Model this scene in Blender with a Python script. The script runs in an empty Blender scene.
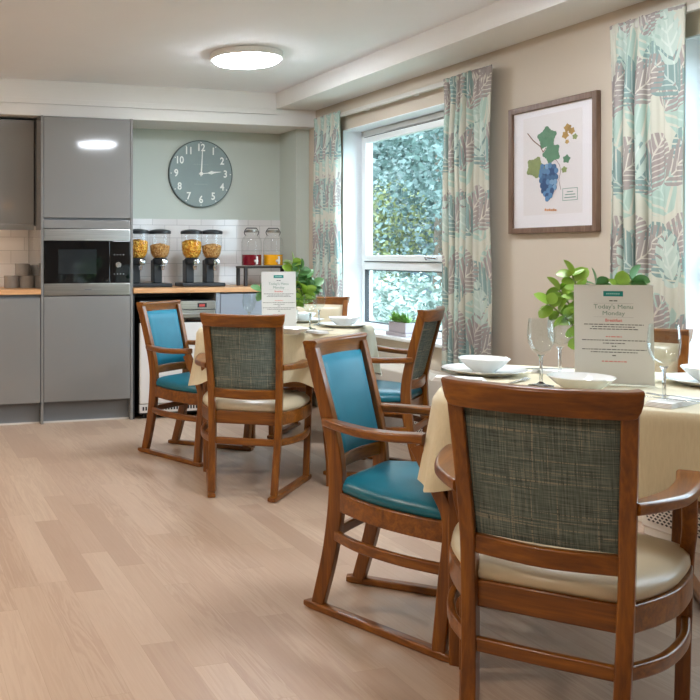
import bpy, math, random
from math import sin, cos, pi, radians, sqrt, atan2, atan
from mathutils import Vector, Matrix
random.seed(7)
SC = bpy.context.scene
COL = SC.collection

# ------------------------------------------------------------------ camera
CX, CY, FPX, CAMH = 145.0, 254.5, 902.0, 1.17
THETA = atan((CX + 115) / FPX)
cam_d = bpy.data.cameras.new('camera')
cam = bpy.data.objects.new('camera', cam_d)
COL.objects.link(cam)
cam.location = (0, 0, CAMH)
cam.rotation_euler = (radians(90), 0, -THETA)
cam_d.sensor_width = 36
cam_d.lens = FPX / 700 * 36
cam_d.shift_x = (350 - CX) / 700
cam_d.shift_y = -(350 - CY) / 700
cam_d.clip_start = 0.05
cam_d.dof.use_dof = False
SC.camera = cam

# ------------------------------------------------------------------ world, light, exposure
SC.view_settings.view_transform = 'Standard'
SC.view_settings.look = 'None'
SC.view_settings.gamma = 1
SC.view_settings.use_curve_mapping = False
SC.view_settings.exposure = 0.52
LAMP = 46.0          # strength of the ceiling lamp diffusers
WORLD = 8.0
world = bpy.data.worlds.new('world')
SC.world = world
world.use_nodes = True
bg = world.node_tree.nodes['Background']
bg.inputs[0].default_value = (0.76, 0.87, 1.0, 1)
bg.inputs[1].default_value = WORLD
try:
    SC.cycles.max_bounces = 10
    SC.cycles.transparent_max_bounces = 16
    SC.cycles.caustics_reflective = False
    SC.cycles.caustics_refractive = False
    SC.cycles.sample_clamp_indirect = 4
    SC.cycles.use_denoising = True
except Exception:
    pass

def portal(name, loc, sx, sz, rot):
    l = bpy.data.lights.new(name, 'AREA')
    l.shape = 'RECTANGLE'; l.size = sx; l.size_y = sz
    l.cycles.is_portal = True
    o = bpy.data.objects.new(name, l); COL.objects.link(o)
    o.location = loc; o.rotation_euler = rot
# daylight portals in the window openings
XW = 3.19
portal('window_portal', (XW + 0.30, 5.03, 1.36), 1.6, 1.4, (0, radians(90), 0))
portal('window_portal', (XW + 0.30, 2.1, 1.36), 1.7, 1.4, (0, radians(90), 0))

# ------------------------------------------------------------------ materials
def lin(c):
    if isinstance(c, str):
        c = c.lstrip('#'); c = [int(c[i:i + 2], 16) / 255 for i in (0, 2, 4)]
    return tuple(((x / 12.92) if x <= 0.04045 else ((x + 0.055) / 1.055) ** 2.4) for x in c)

class E:
    """tiny expression wrapper around shader math sockets"""
    def __init__(s, nt, v): s.nt, s.v = nt, v
    def _op(s, op, *a):
        n = s.nt.nodes.new('ShaderNodeMath'); n.operation = op
        for i, x in enumerate((s,) + a):
            x = x.v if isinstance(x, E) else x
            if isinstance(x, (int, float)): n.inputs[i].default_value = x
            else: s.nt.links.new(x, n.inputs[i])
        return E(s.nt, n.outputs[0])
    def __add__(s, o): return s._op('ADD', o)
    __radd__ = __add__
    def __mul__(s, o): return s._op('MULTIPLY', o)
    __rmul__ = __mul__
    def __sub__(s, o): return s._op('SUBTRACT', o)
    def __rsub__(s, o): return (s * -1) + o
    def __truediv__(s, o): return s._op('DIVIDE', o)
    def floor(s): return s._op('FLOOR')
    def fract(s): return s._op('FRACT')
    def abs(s): return s._op('ABSOLUTE')
    def sin(s): return s._op('SINE')
    def sqrt(s): return s._op('SQRT')
    def lt(s, o): return s._op('LESS_THAN', o)
    def gt(s, o): return s._op('GREATER_THAN', o)
    def mx(s, o): return s._op('MAXIMUM', o)
    def mn(s, o): return s._op('MINIMUM', o)
    def pw(s, o): return s._op('POWER', o)

class MatB:
    def __init__(s, name, rough=0.5, metallic=0.0, spec=0.5, coat=0.0):
        s.m = bpy.data.materials.new(name); s.m.use_nodes = True
        s.nt = s.m.node_tree; s.b = s.nt.nodes['Principled BSDF']
        s.b.inputs['Roughness'].default_value = rough
        s.b.inputs['Metallic'].default_value = metallic
        s.b.inputs['Specular IOR Level'].default_value = spec
        s.b.inputs['Coat Weight'].default_value = coat
        s.b.inputs['Coat Roughness'].default_value = 0.08
    def L(s, a, b): s.nt.links.new(a, b)
    def N(s, t): return s.nt.nodes.new(t)
    def coords(s, kind='Object', scale=(1, 1, 1), rot=(0, 0, 0)):
        tc = s.N('ShaderNodeTexCoord'); mp = s.N('ShaderNodeMapping')
        mp.inputs['Scale'].default_value = scale; mp.inputs['Rotation'].default_value = rot
        s.L(tc.outputs[kind], mp.inputs[0]); return mp.outputs[0]
    def noise(s, vec, scale=5, detail=4, rough=0.5, dist=0.0):
        n = s.N('ShaderNodeTexNoise'); n.inputs['Scale'].default_value = scale
        n.inputs['Detail'].default_value = detail; n.inputs['Roughness'].default_value = rough
        n.inputs['Distortion'].default_value = dist
        s.L(vec, n.inputs['Vector']); return n.outputs['Fac']
    def ramp(s, fac, stops):
        r = s.N('ShaderNodeValToRGB'); el = r.color_ramp.elements
        while len(el) < len(stops): el.new(0.5)
        for e, (p, c) in zip(el, stops):
            e.position = p; e.color = (*lin(c), 1)
        s.L(fac.v if isinstance(fac, E) else fac, r.inputs[0]); return r.outputs[0]
    def mix(s, fac, a, b, mode='MIX'):
        n = s.N('ShaderNodeMix'); n.data_type = 'RGBA'; n.blend_type = mode
        for idx, x in ((0, fac), (6, a), (7, b)):
            x = x.v if isinstance(x, E) else x
            if isinstance(x, (int, float)): n.inputs[idx].default_value = x
            elif isinstance(x, (str, tuple)): n.inputs[idx].default_value = (*lin(x), 1)
            else: s.L(x, n.inputs[idx])
        return n.outputs[2]
    def color(s, c):
        if isinstance(c, (str, tuple)): s.b.inputs['Base Color'].default_value = (*lin(c), 1)
        else: s.L(c, s.b.inputs['Base Color'])
        return s
    def bump(s, h, strength=0.3, dist=0.01):
        n = s.N('ShaderNodeBump'); n.inputs['Strength'].default_value = strength
        n.inputs['Distance'].default_value = dist
        s.L(h.v if isinstance(h, E) else h, n.inputs['Height']); s.L(n.outputs[0], s.b.inputs['Normal']); return s

M = {}
def plain(name, c, rough=0.5, metallic=0.0, spec=0.5, coat=0.0, var=0.06, nscale=6):
    b = MatB(name, rough, metallic, spec, coat)
    v = b.noise(b.coords('Object'), nscale, 3)
    base = lin(c); n = b.N('ShaderNodeMix'); n.data_type = 'RGBA'
    b.L(v, n.inputs[0])
    n.inputs[6].default_value = (*[x * (1 - var) for x in base], 1)
    n.inputs[7].default_value = (*[min(1, x * (1 + var)) for x in base], 1)
    b.L(n.outputs[2], b.b.inputs['Base Color'])
    M[name] = b.m
    return b

def wood(name, dark, mid, light, axis=2, rough=0.32, scale=1.0, coat=0.25):
    b = MatB(name, rough, coat=coat)
    sc = [38 * scale] * 3; sc[axis] = 2.6 * scale
    co = b.coords('Object', tuple(sc))
    n1 = b.noise(co, 1.0, 6, 0.6, 0.6)
    n2 = b.noise(b.coords('Object', tuple(4 * x for x in sc)), 1.0, 3, 0.5)
    f = E(b.nt, n1) * 0.75 + E(b.nt, n2) * 0.25
    b.color(b.ramp(f, [(0.30, dark), (0.5, mid), (0.72, light)]))
    b.bump(f, 0.04, 0.002)
    M[name] = b.m
wood('chair_wood', '#532a07', '#7a440b', '#9c6117', 2)
wood('chair_wood_x', '#532a07', '#7a440b', '#9c6117', 0)
wood('chair_wood_y', '#532a07', '#7a440b', '#9c6117', 1)
wood('oak_worktop', '#b98354', '#cf9b6a', '#e0b384', 0, rough=0.4)
wood('walnut_frame', '#5b4536', '#735948', '#87705d', 2, rough=0.45, coat=0.0)
wood('black_wood', '#1b1512', '#2a211d', '#3a2f29', 2, rough=0.5, coat=0.0)

# wall paints
plain('cream_paint', '#cbbfae', 0.75, var=0.015)
plain('white_paint', '#eceae6', 0.75, var=0.015)
plain('ceiling_paint', '#f6f6f8', 0.8, var=0.015)
plain('sage_paint', '#c6cdc3', 0.7, var=0.015)
plain('reveal_paint', '#edf2f6', 0.6, var=0.01)
plain('upvc', '#eff1f1', 0.28, var=0.01)
plain('gasket', '#2b3034', 0.6)
plain('skirting_paint', '#dfd6c6', 0.4, var=0.02)
plain('radiator_white', '#e4dcd0', 0.4, var=0.02)
plain('gloss_grey', '#838280', 0.06, spec=0.5, coat=0.3, var=0.015)
plain('matt_grey', '#777b80', 0.45, var=0.02)
plain('blue_grey', '#9298a0', 0.16, var=0.02)
plain('black_glass', '#0b0d10', 0.05, spec=0.6, var=0.0)
plain('oven_window', '#23282b', 0.07, spec=0.6, var=0.0)
plain('black_plastic', '#202327', 0.35, var=0.04)
plain('white_enamel', '#d9d4cf', 0.25, var=0.01)
plain('red_display', '#b9433c', 0.3)
plain('white_china', '#eff1ef', 0.12, coat=0.4, var=0.0)
plain('linen_white', '#eeece8', 0.85, var=0.03, nscale=30)
plain('silver', '#d5d7da', 0.16, metallic=1.0)
plain('chrome', '#dadcdf', 0.12, metallic=1.0)
plain('paper', '#e9ebea', 0.45, var=0.01)
plain('print_paper', '#e9e4e4', 0.35, var=0.01)
plain('mat_board', '#efecef', 0.35, var=0.0)
plain('ink', '#8b8d8f', 0.6)
plain('ink_dark', '#3f4446', 0.6)
plain('ink_mid', '#6d7072', 0.6)
plain('ink_red', '#e2918c', 0.6)
plain('ink_green', '#87a49a', 0.6)
plain('logo_teal', '#1e8f8b', 0.5)
plain('logo_text', '#a9dcd8', 0.5)
plain('clock_grey', '#909f9d', 0.75, var=0.08, nscale=12)
plain('clock_rim', '#5c6866', 0.5)
plain('clock_white', '#f3f5ee', 0.5)
plain('clock_faint', '#9aa8a4', 0.5)
plain('stone_grey', '#8b8782', 0.6, var=0.1, nscale=40)
plain('concrete_pot', '#aca5ab', 0.75, var=0.08, nscale=40)
plain('leaf_round', '#8fb344', 0.4, var=0.28, nscale=14)
plain('leaf_round_dark', '#5f8f55', 0.4, var=0.25, nscale=14)
plain('leaf_deep', '#4f8a42', 0.4, var=0.3, nscale=20)
plain('leaf_succulent', '#7fae55', 0.45, var=0.3, nscale=40)
plain('stem_green', '#7d8c4a', 0.6)
plain('tree_leaf', '#566b66', 0.5, var=0.4, nscale=1.5)
plain('tree_leaf_yellow', '#8f9660', 0.5, var=0.3, nscale=1.5)
plain('tree_leaf_pale', '#64746e', 0.5, var=0.3, nscale=1.5)
plain('flower_leaf', '#84938a', 0.5, var=0.3, nscale=3)
plain('bark', '#6a5d50', 0.85)
plain('grass', '#66705f', 0.9, var=0.3, nscale=3)
plain('fence_blue', '#687884', 0.8, var=0.12, nscale=2)
plain('cloth_band', '#8a6a4f', 0.8)
plain('art_leaf', '#5e8a6b', 0.6, var=0.25, nscale=40)
plain('art_leaf_olive', '#8d9a63', 0.6, var=0.25, nscale=40)
plain('art_gold', '#b99450', 0.6, var=0.2, nscale=60)
plain('art_vine', '#7d5547', 0.6)
plain('art_grape', '#41688f', 0.5)
plain('art_grape_dark', '#2c4d78', 0.5)
plain('art_grape_mid', '#5b86b0', 0.5)
plain('art_grape_light', '#7fa3c4', 0.5, var=0.2, nscale=60)
plain('art_orange', '#d08a4f', 0.6)
plain('art_stamp', '#8ba79b', 0.6)
plain('juice_red', '#7d0f22', 0.15)
plain('juice_orange', '#ffb21c', 0.15)
plain('drawer_dark', '#1a1b1d', 0.6)
plain('rail_metal', '#c9c5bd', 0.3)

b = MatB('brushed_steel', 0.28, metallic=1.0)
n = b.noise(b.coords('Object', (3, 60, 260)), 1.0, 3)
b.color(b.ramp(n, [(0.3, '#a9a7a3'), (0.7, '#c9c7c2')])); M['brushed_steel'] = b.m

def glow(name, c, s):
    m = bpy.data.materials.new(name); m.use_nodes = True
    bb = m.node_tree.nodes['Principled BSDF']
    bb.inputs['Base Color'].default_value = (.8, .8, .8, 1)
    bb.inputs['Emission Color'].default_value = (*lin(c), 1)
    bb.inputs['Emission Strength'].default_value = s
    M[name] = m
glow('lamp_glow', '#eef5ff', LAMP)
glow('lamp_glow_warm', '#fff4e6', LAMP * 1.0)
glow('pendant_glow', '#ffb35e', 9)
glow('strip_glow', '#ffe6cc', 6)

# clear glass for drinking glasses and jars: real refraction
b = MatB('clear_glass', 0.0)
b.b.inputs['Transmission Weight'].default_value = 1.0
b.b.inputs['IOR'].default_value = 1.45
M['clear_glass'] = b.m
# thin panes (window, jar walls, acrylic, picture glass)
def thin(name, tint=(0.93, 0.98, 0.98), ior=1.45):
    m = bpy.data.materials.new(name); m.use_nodes = True; nt = m.node_tree
    for x in list(nt.nodes): nt.nodes.remove(x)
    out = nt.nodes.new('ShaderNodeOutputMaterial'); mx = nt.nodes.new('ShaderNodeMixShader')
    tr = nt.nodes.new('ShaderNodeBsdfTransparent'); tr.inputs[0].default_value = (*tint, 1)
    gl = nt.nodes.new('ShaderNodeBsdfGlossy'); gl.inputs['Roughness'].default_value = 0.0
    fr = nt.nodes.new('ShaderNodeFresnel'); fr.inputs[0].default_value = ior
    geo = nt.nodes.new('ShaderNodeNewGeometry'); mu = nt.nodes.new('ShaderNodeMath'); mu.operation = 'MULTIPLY_ADD'
    nt.links.new(geo.outputs['Backfacing'], mu.inputs[0]); mu.inputs[1].default_value = -1; mu.inputs[2].default_value = 1
    m2 = nt.nodes.new('ShaderNodeMath'); m2.operation = 'MULTIPLY'
    nt.links.new(mu.outputs[0], m2.inputs[0]); nt.links.new(fr.outputs[0], m2.inputs[1])
    nt.links.new(m2.outputs[0], mx.inputs[0]); nt.links.new(tr.outputs[0], mx.inputs[1]); nt.links.new(gl.outputs[0], mx.inputs[2])
    nt.links.new(mx.outputs[0], out.inputs[0]); M[name] = m
thin('window_glass')
thin('goblet_glass', (0.96, 0.98, 0.98), 1.7)
thin('thin_plastic', (0.985, 0.99, 0.99), 1.4)
thin('picture_glass', (0.99, 0.99, 0.99), 1.35)

# vinyl
def vinyl(name, c, c2, rough=0.33):
    b = MatB(name, rough, spec=0.5)
    n = b.noise(b.coords('Object'), 7, 3)
    b.color(b.ramp(n, [(0.3, c), (0.7, c2)]))
    b.bump(b.noise(b.coords('Object'), 420, 2), 0.06, 0.001)
    M[name] = b.m
vinyl('teal_vinyl', '#0a5f72', '#106f83')
vinyl('teal_back_vinyl', '#006a82', '#00778f', 0.5)
vinyl('cream_vinyl', '#c3b598', '#cdbfa3')

# tweed woven cloth: threads in two directions
b = MatB('tweed', 0.9, spec=0.15)
warp = b.noise(b.coords('Object', (330, 4, 14)), 1.0, 2)
weft = b.noise(b.coords('Object', (14, 4, 330)), 1.0, 2)
wl = b.noise(b.coords('Object', (260, 1, 3)), 1.0, 1)
hl = b.noise(b.coords('Object', (3, 1, 260)), 1.0, 1)
patch = b.noise(b.coords('Object', (16, 4, 9)), 1.0, 2)
c1 = b.ramp(warp, [(0.35, '#3c4645'), (0.5, '#5c6a66'), (0.68, '#828e88')])
c2 = b.ramp(weft, [(0.35, '#445150'), (0.5, '#697972'), (0.68, '#8f968c')])
c = b.mix(0.5, c1, c2)
c = b.mix(E(b.nt, patch)._op('MULTIPLY', 0.18), c, '#6b5f52')
lw = (E(b.nt, wl).gt(0.66)) * (E(b.nt, weft).gt(0.45)) * 0.62
lh = (E(b.nt, hl).gt(0.65)) * (E(b.nt, warp).gt(0.45)) * 0.62
c = b.mix(lw.mx(lh), c, '#a9a28e')
b.color(c); b.bump(E(b.nt, warp) + E(b.nt, weft), 0.4, 0.002)
M['tweed'] = b.m

# tablecloth
b = MatB('tablecloth', 0.8, spec=0.2)
n = b.noise(b.coords('Object', (260, 260, 30)), 1.0, 2)
b.color(b.ramp(n, [(0.2, '#d3c6a6'), (0.8, '#ddd1b3')])); b.bump(n, 0.1, 0.001)
b.b.inputs['Sheen Weight'].default_value = 0.2
M['tablecloth'] = b.m

# wood-strip floor: strips run along Y
b = MatB('floor_wood', 0.36, spec=0.45)
tc = b.N('ShaderNodeTexCoord'); sp = b.N('ShaderNodeSeparateXYZ'); b.L(tc.outputs['Object'], sp.inputs[0])
X = E(b.nt, sp.outputs[0]); Y = E(b.nt, sp.outputs[1])
W_, L_ = 0.105, 0.86
row = (X / W_).floor()
off = ((row * 12.9898).sin() * 43758.5).fract()
yy = Y / L_ + off
colm = yy.floor()
rnd = ((row * 78.233 + colm * 37.719).sin() * 43758.5).fract()
rnd2 = ((row * 39.346 + colm * 11.135).sin() * 24634.6).fract()
cmb = b.N('ShaderNodeCombineXYZ')
for i, ex in enumerate((X * 26 + rnd * 40, Y * 1.7 + rnd2 * 30, rnd * 10)):
    b.L(ex.v, cmb.inputs[i])
g1 = b.noise(cmb.outputs[0], 1.0, 4, 0.55, 1.2)
cmb2 = b.N('ShaderNodeCombineXYZ')
for i, ex in enumerate((X * 150 + rnd * 10, Y * 5, rnd * 10)):
    b.L(ex.v, cmb2.inputs[i])
g2 = b.noise(cmb2.outputs[0], 1.0, 3, 0.6)
rings = ((E(b.nt, g1) * 26).sin() * 0.5 + 0.5)
tone = b.ramp(rnd, [(0.0, '#b09580'), (0.35, '#b59a85'), (0.7, '#bba18b'), (1.0, '#c2a994')])
c = b.mix(rings * rnd2 * 0.50, tone, '#d2bda6')
c = b.mix(E(b.nt, g2) * 0.26, c, '#9a7d66')
fx = (X / W_).fract(); fy = yy.fract()
seam = (fx.lt(0.012)).mx(fy.lt(0.002))
c = b.mix(seam * 0.35, c, '#8d7057')
b.color(c)
b.L((E(b.nt, g2) * 0.12 + 0.30).v, b.b.inputs['Roughness'])
M['floor_wood'] = b.m

# metro tiles
b = MatB('metro_tile', 0.12, coat=0.2)
mp = b.coords('Object', (1, 1, 1), (radians(90), 0, 0))
br = b.N('ShaderNodeTexBrick'); b.L(mp, br.inputs[0])
br.inputs['Color1'].default_value = (*lin('#e6e3e0'), 1); br.inputs['Color2'].default_value = (*lin('#dedbd9'), 1)
br.inputs['Mortar'].default_value = (*lin('#c2bfbd'), 1)
br.inputs['Scale'].default_value = 1; br.inputs['Brick Width'].default_value = 0.2; br.inputs['Row Height'].default_value = 0.1
br.inputs['Mortar Size'].default_value = 0.0022; br.inputs['Mortar Smooth'].default_value = 0.1
b.color(br.outputs[0]); b.bump((E(b.nt, br.outputs[1]) * -1), 0.4, 0.003)
M['metro_tile'] = b.m

# leaf-print curtain fabric (uv in metres)
b = MatB('leaf_curtain', 0.85, spec=0.15)
tc = b.N('ShaderNodeTexCoord'); sp = b.N('ShaderNodeSeparateXYZ'); b.L(tc.outputs['UV'], sp.inputs[0])
U = E(b.nt, sp.outputs[0]); V = E(b.nt, sp.outputs[1])
def leaf_layer(cell_w, cell_h, ou, ov, ang, a, bb, freq, color, vein, c):
    freq *= 1.25
    r = ((V + ov) / cell_h).floor()
    u = ((U + ou) / cell_w + r * 0.5).fract() - 0.5
    v = ((V + ov) / cell_h).fract() - 0.5
    x0 = u * cell_w; y0 = v * cell_h
    ca, sa = cos(ang), sin(ang)
    x = x0 * ca + y0 * sa; y = y0 * ca - x0 * sa
    d = ((x / a) * (x / a) + (y / bb) * (y / bb)).sqrt()
    st = ((y * freq - x.abs() * freq * 1.15).sin())
    # notched rim: the leaf is cut in between its veins
    inside = d.lt(1.0) * (((d.gt(0.62)) * (st.gt(0.55))).lt(0.5))
    veins = (st.gt(0.74)).mx(x.abs().lt(0.0035))
    c = b.mix(inside, c, color)
    return b.mix(inside * veins * 0.8, c, vein)
c = b.mix(b.noise(b.coords('UV'), 6, 2), '#c3c3b4', '#cfcec0')
c = leaf_layer(0.34, 0.30, 0.03, 0.05, 0.5, 0.115, 0.15, 100, '#abc1b6', '#bfd0c6', c)
c = leaf_layer(0.30, 0.34, 0.16, 0.19, -0.5, 0.095, 0.14, 150, '#a39996', '#d6d2c5', c)
c = leaf_layer(0.36, 0.38, 0.10, 0.02, 0.75, 0.10, 0.15, 140, '#879e9a', '#c6d0c9', c)
c = leaf_layer(0.42, 0.36, 0.28, 0.30, -0.9, 0.085, 0.13, 150, '#a09894', '#d8d4c6', c)
c = leaf_layer(0.44, 0.46, 0.02, 0.33, 0.2, 0.07, 0.12, 90, '#bccbc1', '#d0d9d0', c)
b.color(c)
b.b.inputs['Transmission Weight'].default_value = 0.0
M['leaf_curtain'] = b.m

# cereal
def cereal_mat(name, a, c_, d, sc):
    b = MatB(name, 0.6)
    vo = b.N('ShaderNodeTexVoronoi'); vo.inputs['Scale'].default_value = sc
    b.L(b.coords('Object'), vo.inputs['Vector'])
    b.color(b.ramp(vo.outputs['Color'], [(0.2, a), (0.5, c_), (0.8, d)]))
    b.bump(vo.outputs['Distance'], 1.0, 0.02); M[name] = b.m
cereal_mat('corn_flakes', '#d9830f', '#f5a81f', '#ffcb55', 70)
cereal_mat('bran_flakes', '#cf8a40', '#eeae5e', '#f7cb86', 110)

# perforated radiator grille: lattice
b = MatB('grille_lattice', 0.5)
sp = b.N('ShaderNodeSeparateXYZ'); tc = b.N('ShaderNodeTexCoord'); b.L(tc.outputs['Object'], sp.inputs[0])
Yc = E(b.nt, sp.outputs[1]); Zc = E(b.nt, sp.outputs[2])
rr = (Zc / 0.012).floor()
hu = (Yc / 0.022 + rr * 0.5).fract() - 0.5; hv = (Zc / 0.012).fract() - 0.5
hole = ((hu * 1.0).abs() + (hv * 0.9).abs()).lt(0.40)
b.color(b.mix(hole, '#d9d0c6', '#3a3430')); M['grille_lattice'] = b.m

# ------------------------------------------------------------------ mesh helpers
class MB:
    def __init__(s): s.v, s.f, s.uv = [], [], None
    def add(s, vs, fs):
        n = len(s.v); s.v += [tuple(p) for p in vs]; s.f += [tuple(i + n for i in f) for f in fs]; return s
    def box(s, x0, x1, y0, y1, z0, z1):
        return s.add([(x, y, z) for x in (x0, x1) for y in (y0, y1) for z in (z0, z1)],
                     [(0, 1, 3, 2), (4, 6, 7, 5), (0, 4, 5, 1), (2, 3, 7, 6), (0, 2, 6, 4), (1, 5, 7, 3)])
    def rings(s, rs, cap=True, close=False):
        n = len(rs[0]); vs = [p for r in rs for p in r]; fs = []
        k = len(rs)
        for i in range(k if close else k - 1):
            j = (i + 1) % k
            for a in range(n):
                c = (a + 1) % n
                fs.append((i * n + a, i * n + c, j * n + c, j * n + a))
        if cap and not close:
            fs.append(tuple(range(n - 1, -1, -1))); fs.append(tuple((k - 1) * n + a for a in range(n)))
        return s.add(vs, fs)
    def lathe(s, prof, c=(0, 0, 0), n=32, cap=True):
        return s.rings([[(c[0] + r * cos(2 * pi * a / n), c[1] + r * sin(2 * pi * a / n), c[2] + z) for a in range(n)] for r, z in prof], cap)
    def sweep(s, path, w, h, up=(0, 0, 1), r=0.25, cap=True):
        path = [Vector(p) for p in path]; k = len(path); up = Vector(up); rs = []
        for i, p in enumerate(path):
            t = (path[min(i + 1, k - 1)] - path[max(i - 1, 0)]).normalized()
            side = t.cross(up).normalized(); v = side.cross(t).normalized()
            wi = w[i] if isinstance(w, (list, tuple)) else w
            hi = h[i] if isinstance(h, (list, tuple)) else h
            rad = r * min(wi, hi)
            ring = []
            for cxs, cys, a0 in ((1, 1, 0), (-1, 1, 90), (-1, -1, 180), (1, -1, 270)):
                for da in (0, 30, 60, 90):
                    a = radians(a0 + da)
                    ring.append(p + side * (cxs * (wi / 2 - rad) + rad * cos(a)) + v * (cys * (hi / 2 - rad) + rad * sin(a)))
            rs.append(ring)
        return s.rings(rs, cap)
    def tube(s, path, rad, n=10, cap=True):
        path = [Vector(p) for p in path]; k = len(path); rs = []; ref = None
        for i, p in enumerate(path):
            t = (path[min(i + 1, k - 1)] - path[max(i - 1, 0)]).normalized()
            if ref is None: ref = Vector((0, 0, 1)) if abs(t.z) < 0.9 else Vector((1, 0, 0))
            a = t.cross(ref).normalized(); bq = a.cross(t).normalized(); ref = bq
            ri = rad[i] if isinstance(rad, (list, tuple)) else rad
            rs.append([p + a * ri * cos(2 * pi * q / n) + bq * ri * sin(2 * pi * q / n) for q in range(n)])
        return s.rings(rs, cap)
    def xf(s, m):
        s.v = [tuple(m @ Vector(p)) for p in s.v]; return s
    def build(s, name, mat, parent=None, smooth=True, bevel=0.0, seg=2, angle=35, loc=None):
        me = bpy.data.meshes.new(name); me.from_pydata(s.v, [], s.f); me.update()
        if s.uv:
            lay = me.uv_layers.new(name='UVMap')
            for l in me.loops: lay.data[l.index].uv = s.uv[l.vertex_index]
        if isinstance(mat, str): mat = M[mat]
        me.materials.append(mat)
        import bmesh
        bm = bmesh.new(); bm.from_mesh(me); bmesh.ops.recalc_face_normals(bm, faces=bm.faces); bm.to_mesh(me); bm.free()
        if smooth:
            me.shade_smooth(); me.set_sharp_from_angle(angle=radians(angle))
        o = bpy.data.objects.new(name, me); COL.objects.link(o)
        if parent is not None: o.parent = parent
        if loc: o.location = loc
        if smooth and angle <= 50 and len(s.v) < 4000:
            wn = o.modifiers.new('weighted', 'WEIGHTED_NORMAL'); wn.keep_sharp = True
        if bevel > 0:
            md = o.modifiers.new('bevel', 'BEVEL'); md.width = bevel; md.segments = seg
            md.limit_method = 'ANGLE'; md.angle_limit = radians(40); md.harden_normals = False
        return o

def bx(x0, x1, y0, y1, z0, z1): return MB().box(x0, x1, y0, y1, z0, z1)
def tag(o, label, cat, group=None, kind=None):
    o['label'] = label; o['category'] = cat
    if group: o['group'] = group
    if kind: o['kind'] = kind
    return o
def thing(name, label, cat, loc=(0, 0, 0), rz=0.0, group=None):
    o = bpy.data.objects.new(name, None); COL.objects.link(o); o.empty_display_size = 0.1
    o.location = loc; o.rotation_euler = (0, 0, rz)
    return tag(o, label, cat, group)
def struct(o, label=None, cat=None):
    o['kind'] = 'structure'
    if label: o['label'] = label
    if cat: o['category'] = cat
    return o
def copy_tree(o, parent=None):
    c = o.copy(); COL.objects.link(c); c.parent = parent
    for ch in list(o.children): copy_tree(ch, c)
    return c
def place(o, loc, rz=0.0, label=None, group=None):
    o.location = loc; o.rotation_euler = (0, 0, rz)
    if label: o['label'] = label
    if group: o['group'] = group
    return o
def bez(pts, n=8):
    """Catmull-Rom through points"""
    P = [Vector(p) for p in pts]; out = []
    for i in range(len(P) - 1):
        p0 = P[max(i - 1, 0)]; p1 = P[i]; p2 = P[i + 1]; p3 = P[min(i + 2, len(P) - 1)]
        for k in range(n):
            t = k / n
            out.append(0.5 * ((2 * p1) + (p2 - p0) * t + (2 * p0 - 5 * p1 + 4 * p2 - p3) * t * t + (3 * p1 - p0 - 3 * p2 + p3) * t ** 3))
    out.append(P[-1]); return out

_dg = None
def text(name, s, size, mat, parent, loc, rot, extrude=0.0006, align='CENTER', bold=0.0, sx=1.0):
    cu = bpy.data.curves.new(name, 'FONT'); cu.body = s; cu.size = size; cu.extrude = extrude
    cu.align_x = align; cu.align_y = 'CENTER'; cu.offset = bold; cu.resolution_u = 3
    o = bpy.data.objects.new(name + '_tmp', cu); COL.objects.link(o)
    dg = bpy.context.evaluated_depsgraph_get()
    me = bpy.data.meshes.new_from_object(o.evaluated_get(dg))
    bpy.data.objects.remove(o); bpy.data.curves.remove(cu)
    me.materials.clear(); me.materials.append(M[mat])
    q = bpy.data.objects.new(name, me); COL.objects.link(q); q.parent = parent
    q.location = loc; q.rotation_euler = rot; q.scale = (sx, 1, 1)
    return q

# ------------------------------------------------------------------ room shell
YB = 6.735      # back wall plane
YF = 6.156      # cabinet door plane
CEIL = 2.40
XL, YR = -2.8, -2.6
XO = XW + 0.235  # outer face of window wall
struct(bx(XL - .1, XO, YR - .1, YB + .1, -0.1, 0).build('floor', 'floor_wood', smooth=False))
struct(bx(XL - .1, XO, YR - .1, YB + .1, CEIL, CEIL + .1).build('ceiling', 'ceiling_paint', smooth=False))
struct(bx(XL - .1, XO, YB, YB + .12, 0, CEIL).build('wall_back', 'sage_paint', smooth=False))
struct(bx(XL - .12, XL, YR, YB, 0, CEIL).build('wall_left', 'cream_paint', smooth=False))
# rear wall behind the camera
m = MB()
m.box(XL, XO, YR - .12, YR, 0, CEIL)
struct(m.build('wall_rear', 'cream_paint', smooth=False))
# window wall with two openings
W1 = (4.36, 5.889, 0.64, 2.07)   # y0,y1,z0,z1
W2 = (1.25, 2.98, 0.64, 2.07)
m = MB()
ys = [YR - .1, W2[0], W2[1], W1[0], W1[1], YB]
for i in (0, 2, 4): m.box(XW, XO, ys[i], ys[i + 1], 0, CEIL)
for w in (W1, W2):
    m.box(XW, XO, w[0], w[1], 0, w[2]); m.box(XW, XO, w[0], w[1], w[3], CEIL)
struct(m.build('wall_right', 'cream_paint', smooth=False))
# white lined reveals
for i, w in enumerate((W1, W2)):
    m = MB(); t = .006
    m.box(XW + .001, XO - .001, w[1] - t, w[1], w[2], w[3]); m.box(XW + .001, XO - .001, w[0], w[0] + t, w[2], w[3])
    m.box(XW + .001, XO - .001, w[0] + t, w[1] - t, w[3] - t, w[3])
    struct(m.build('trim_%d' % (i + 1), 'reveal_paint', smooth=False))
# green pier in the corner
struct(bx(3.08, XW, 6.43, YB, 0, 2.147).build('wall_pier', 'sage_paint', smooth=False))
# dropped fascia over the kitchen and boxed bulkhead along the window wall
struct(bx(XL, XW, 6.316, YB, 2.147, CEIL).build('trim_3', 'white_paint', smooth=False))
m = MB(); m.box(XL, XW, 6.300, 6.316, 2.147, 2.226); m.box(XL, 2.86, 6.304, 6.316, 2.232, 2.272)
struct(m.build('trim_4', 'white_paint', smooth=False, bevel=.002))
struct(bx(2.86, XW, YR, 6.316, 2.278, CEIL).build('trim_5', 'white_paint', smooth=False))
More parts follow.
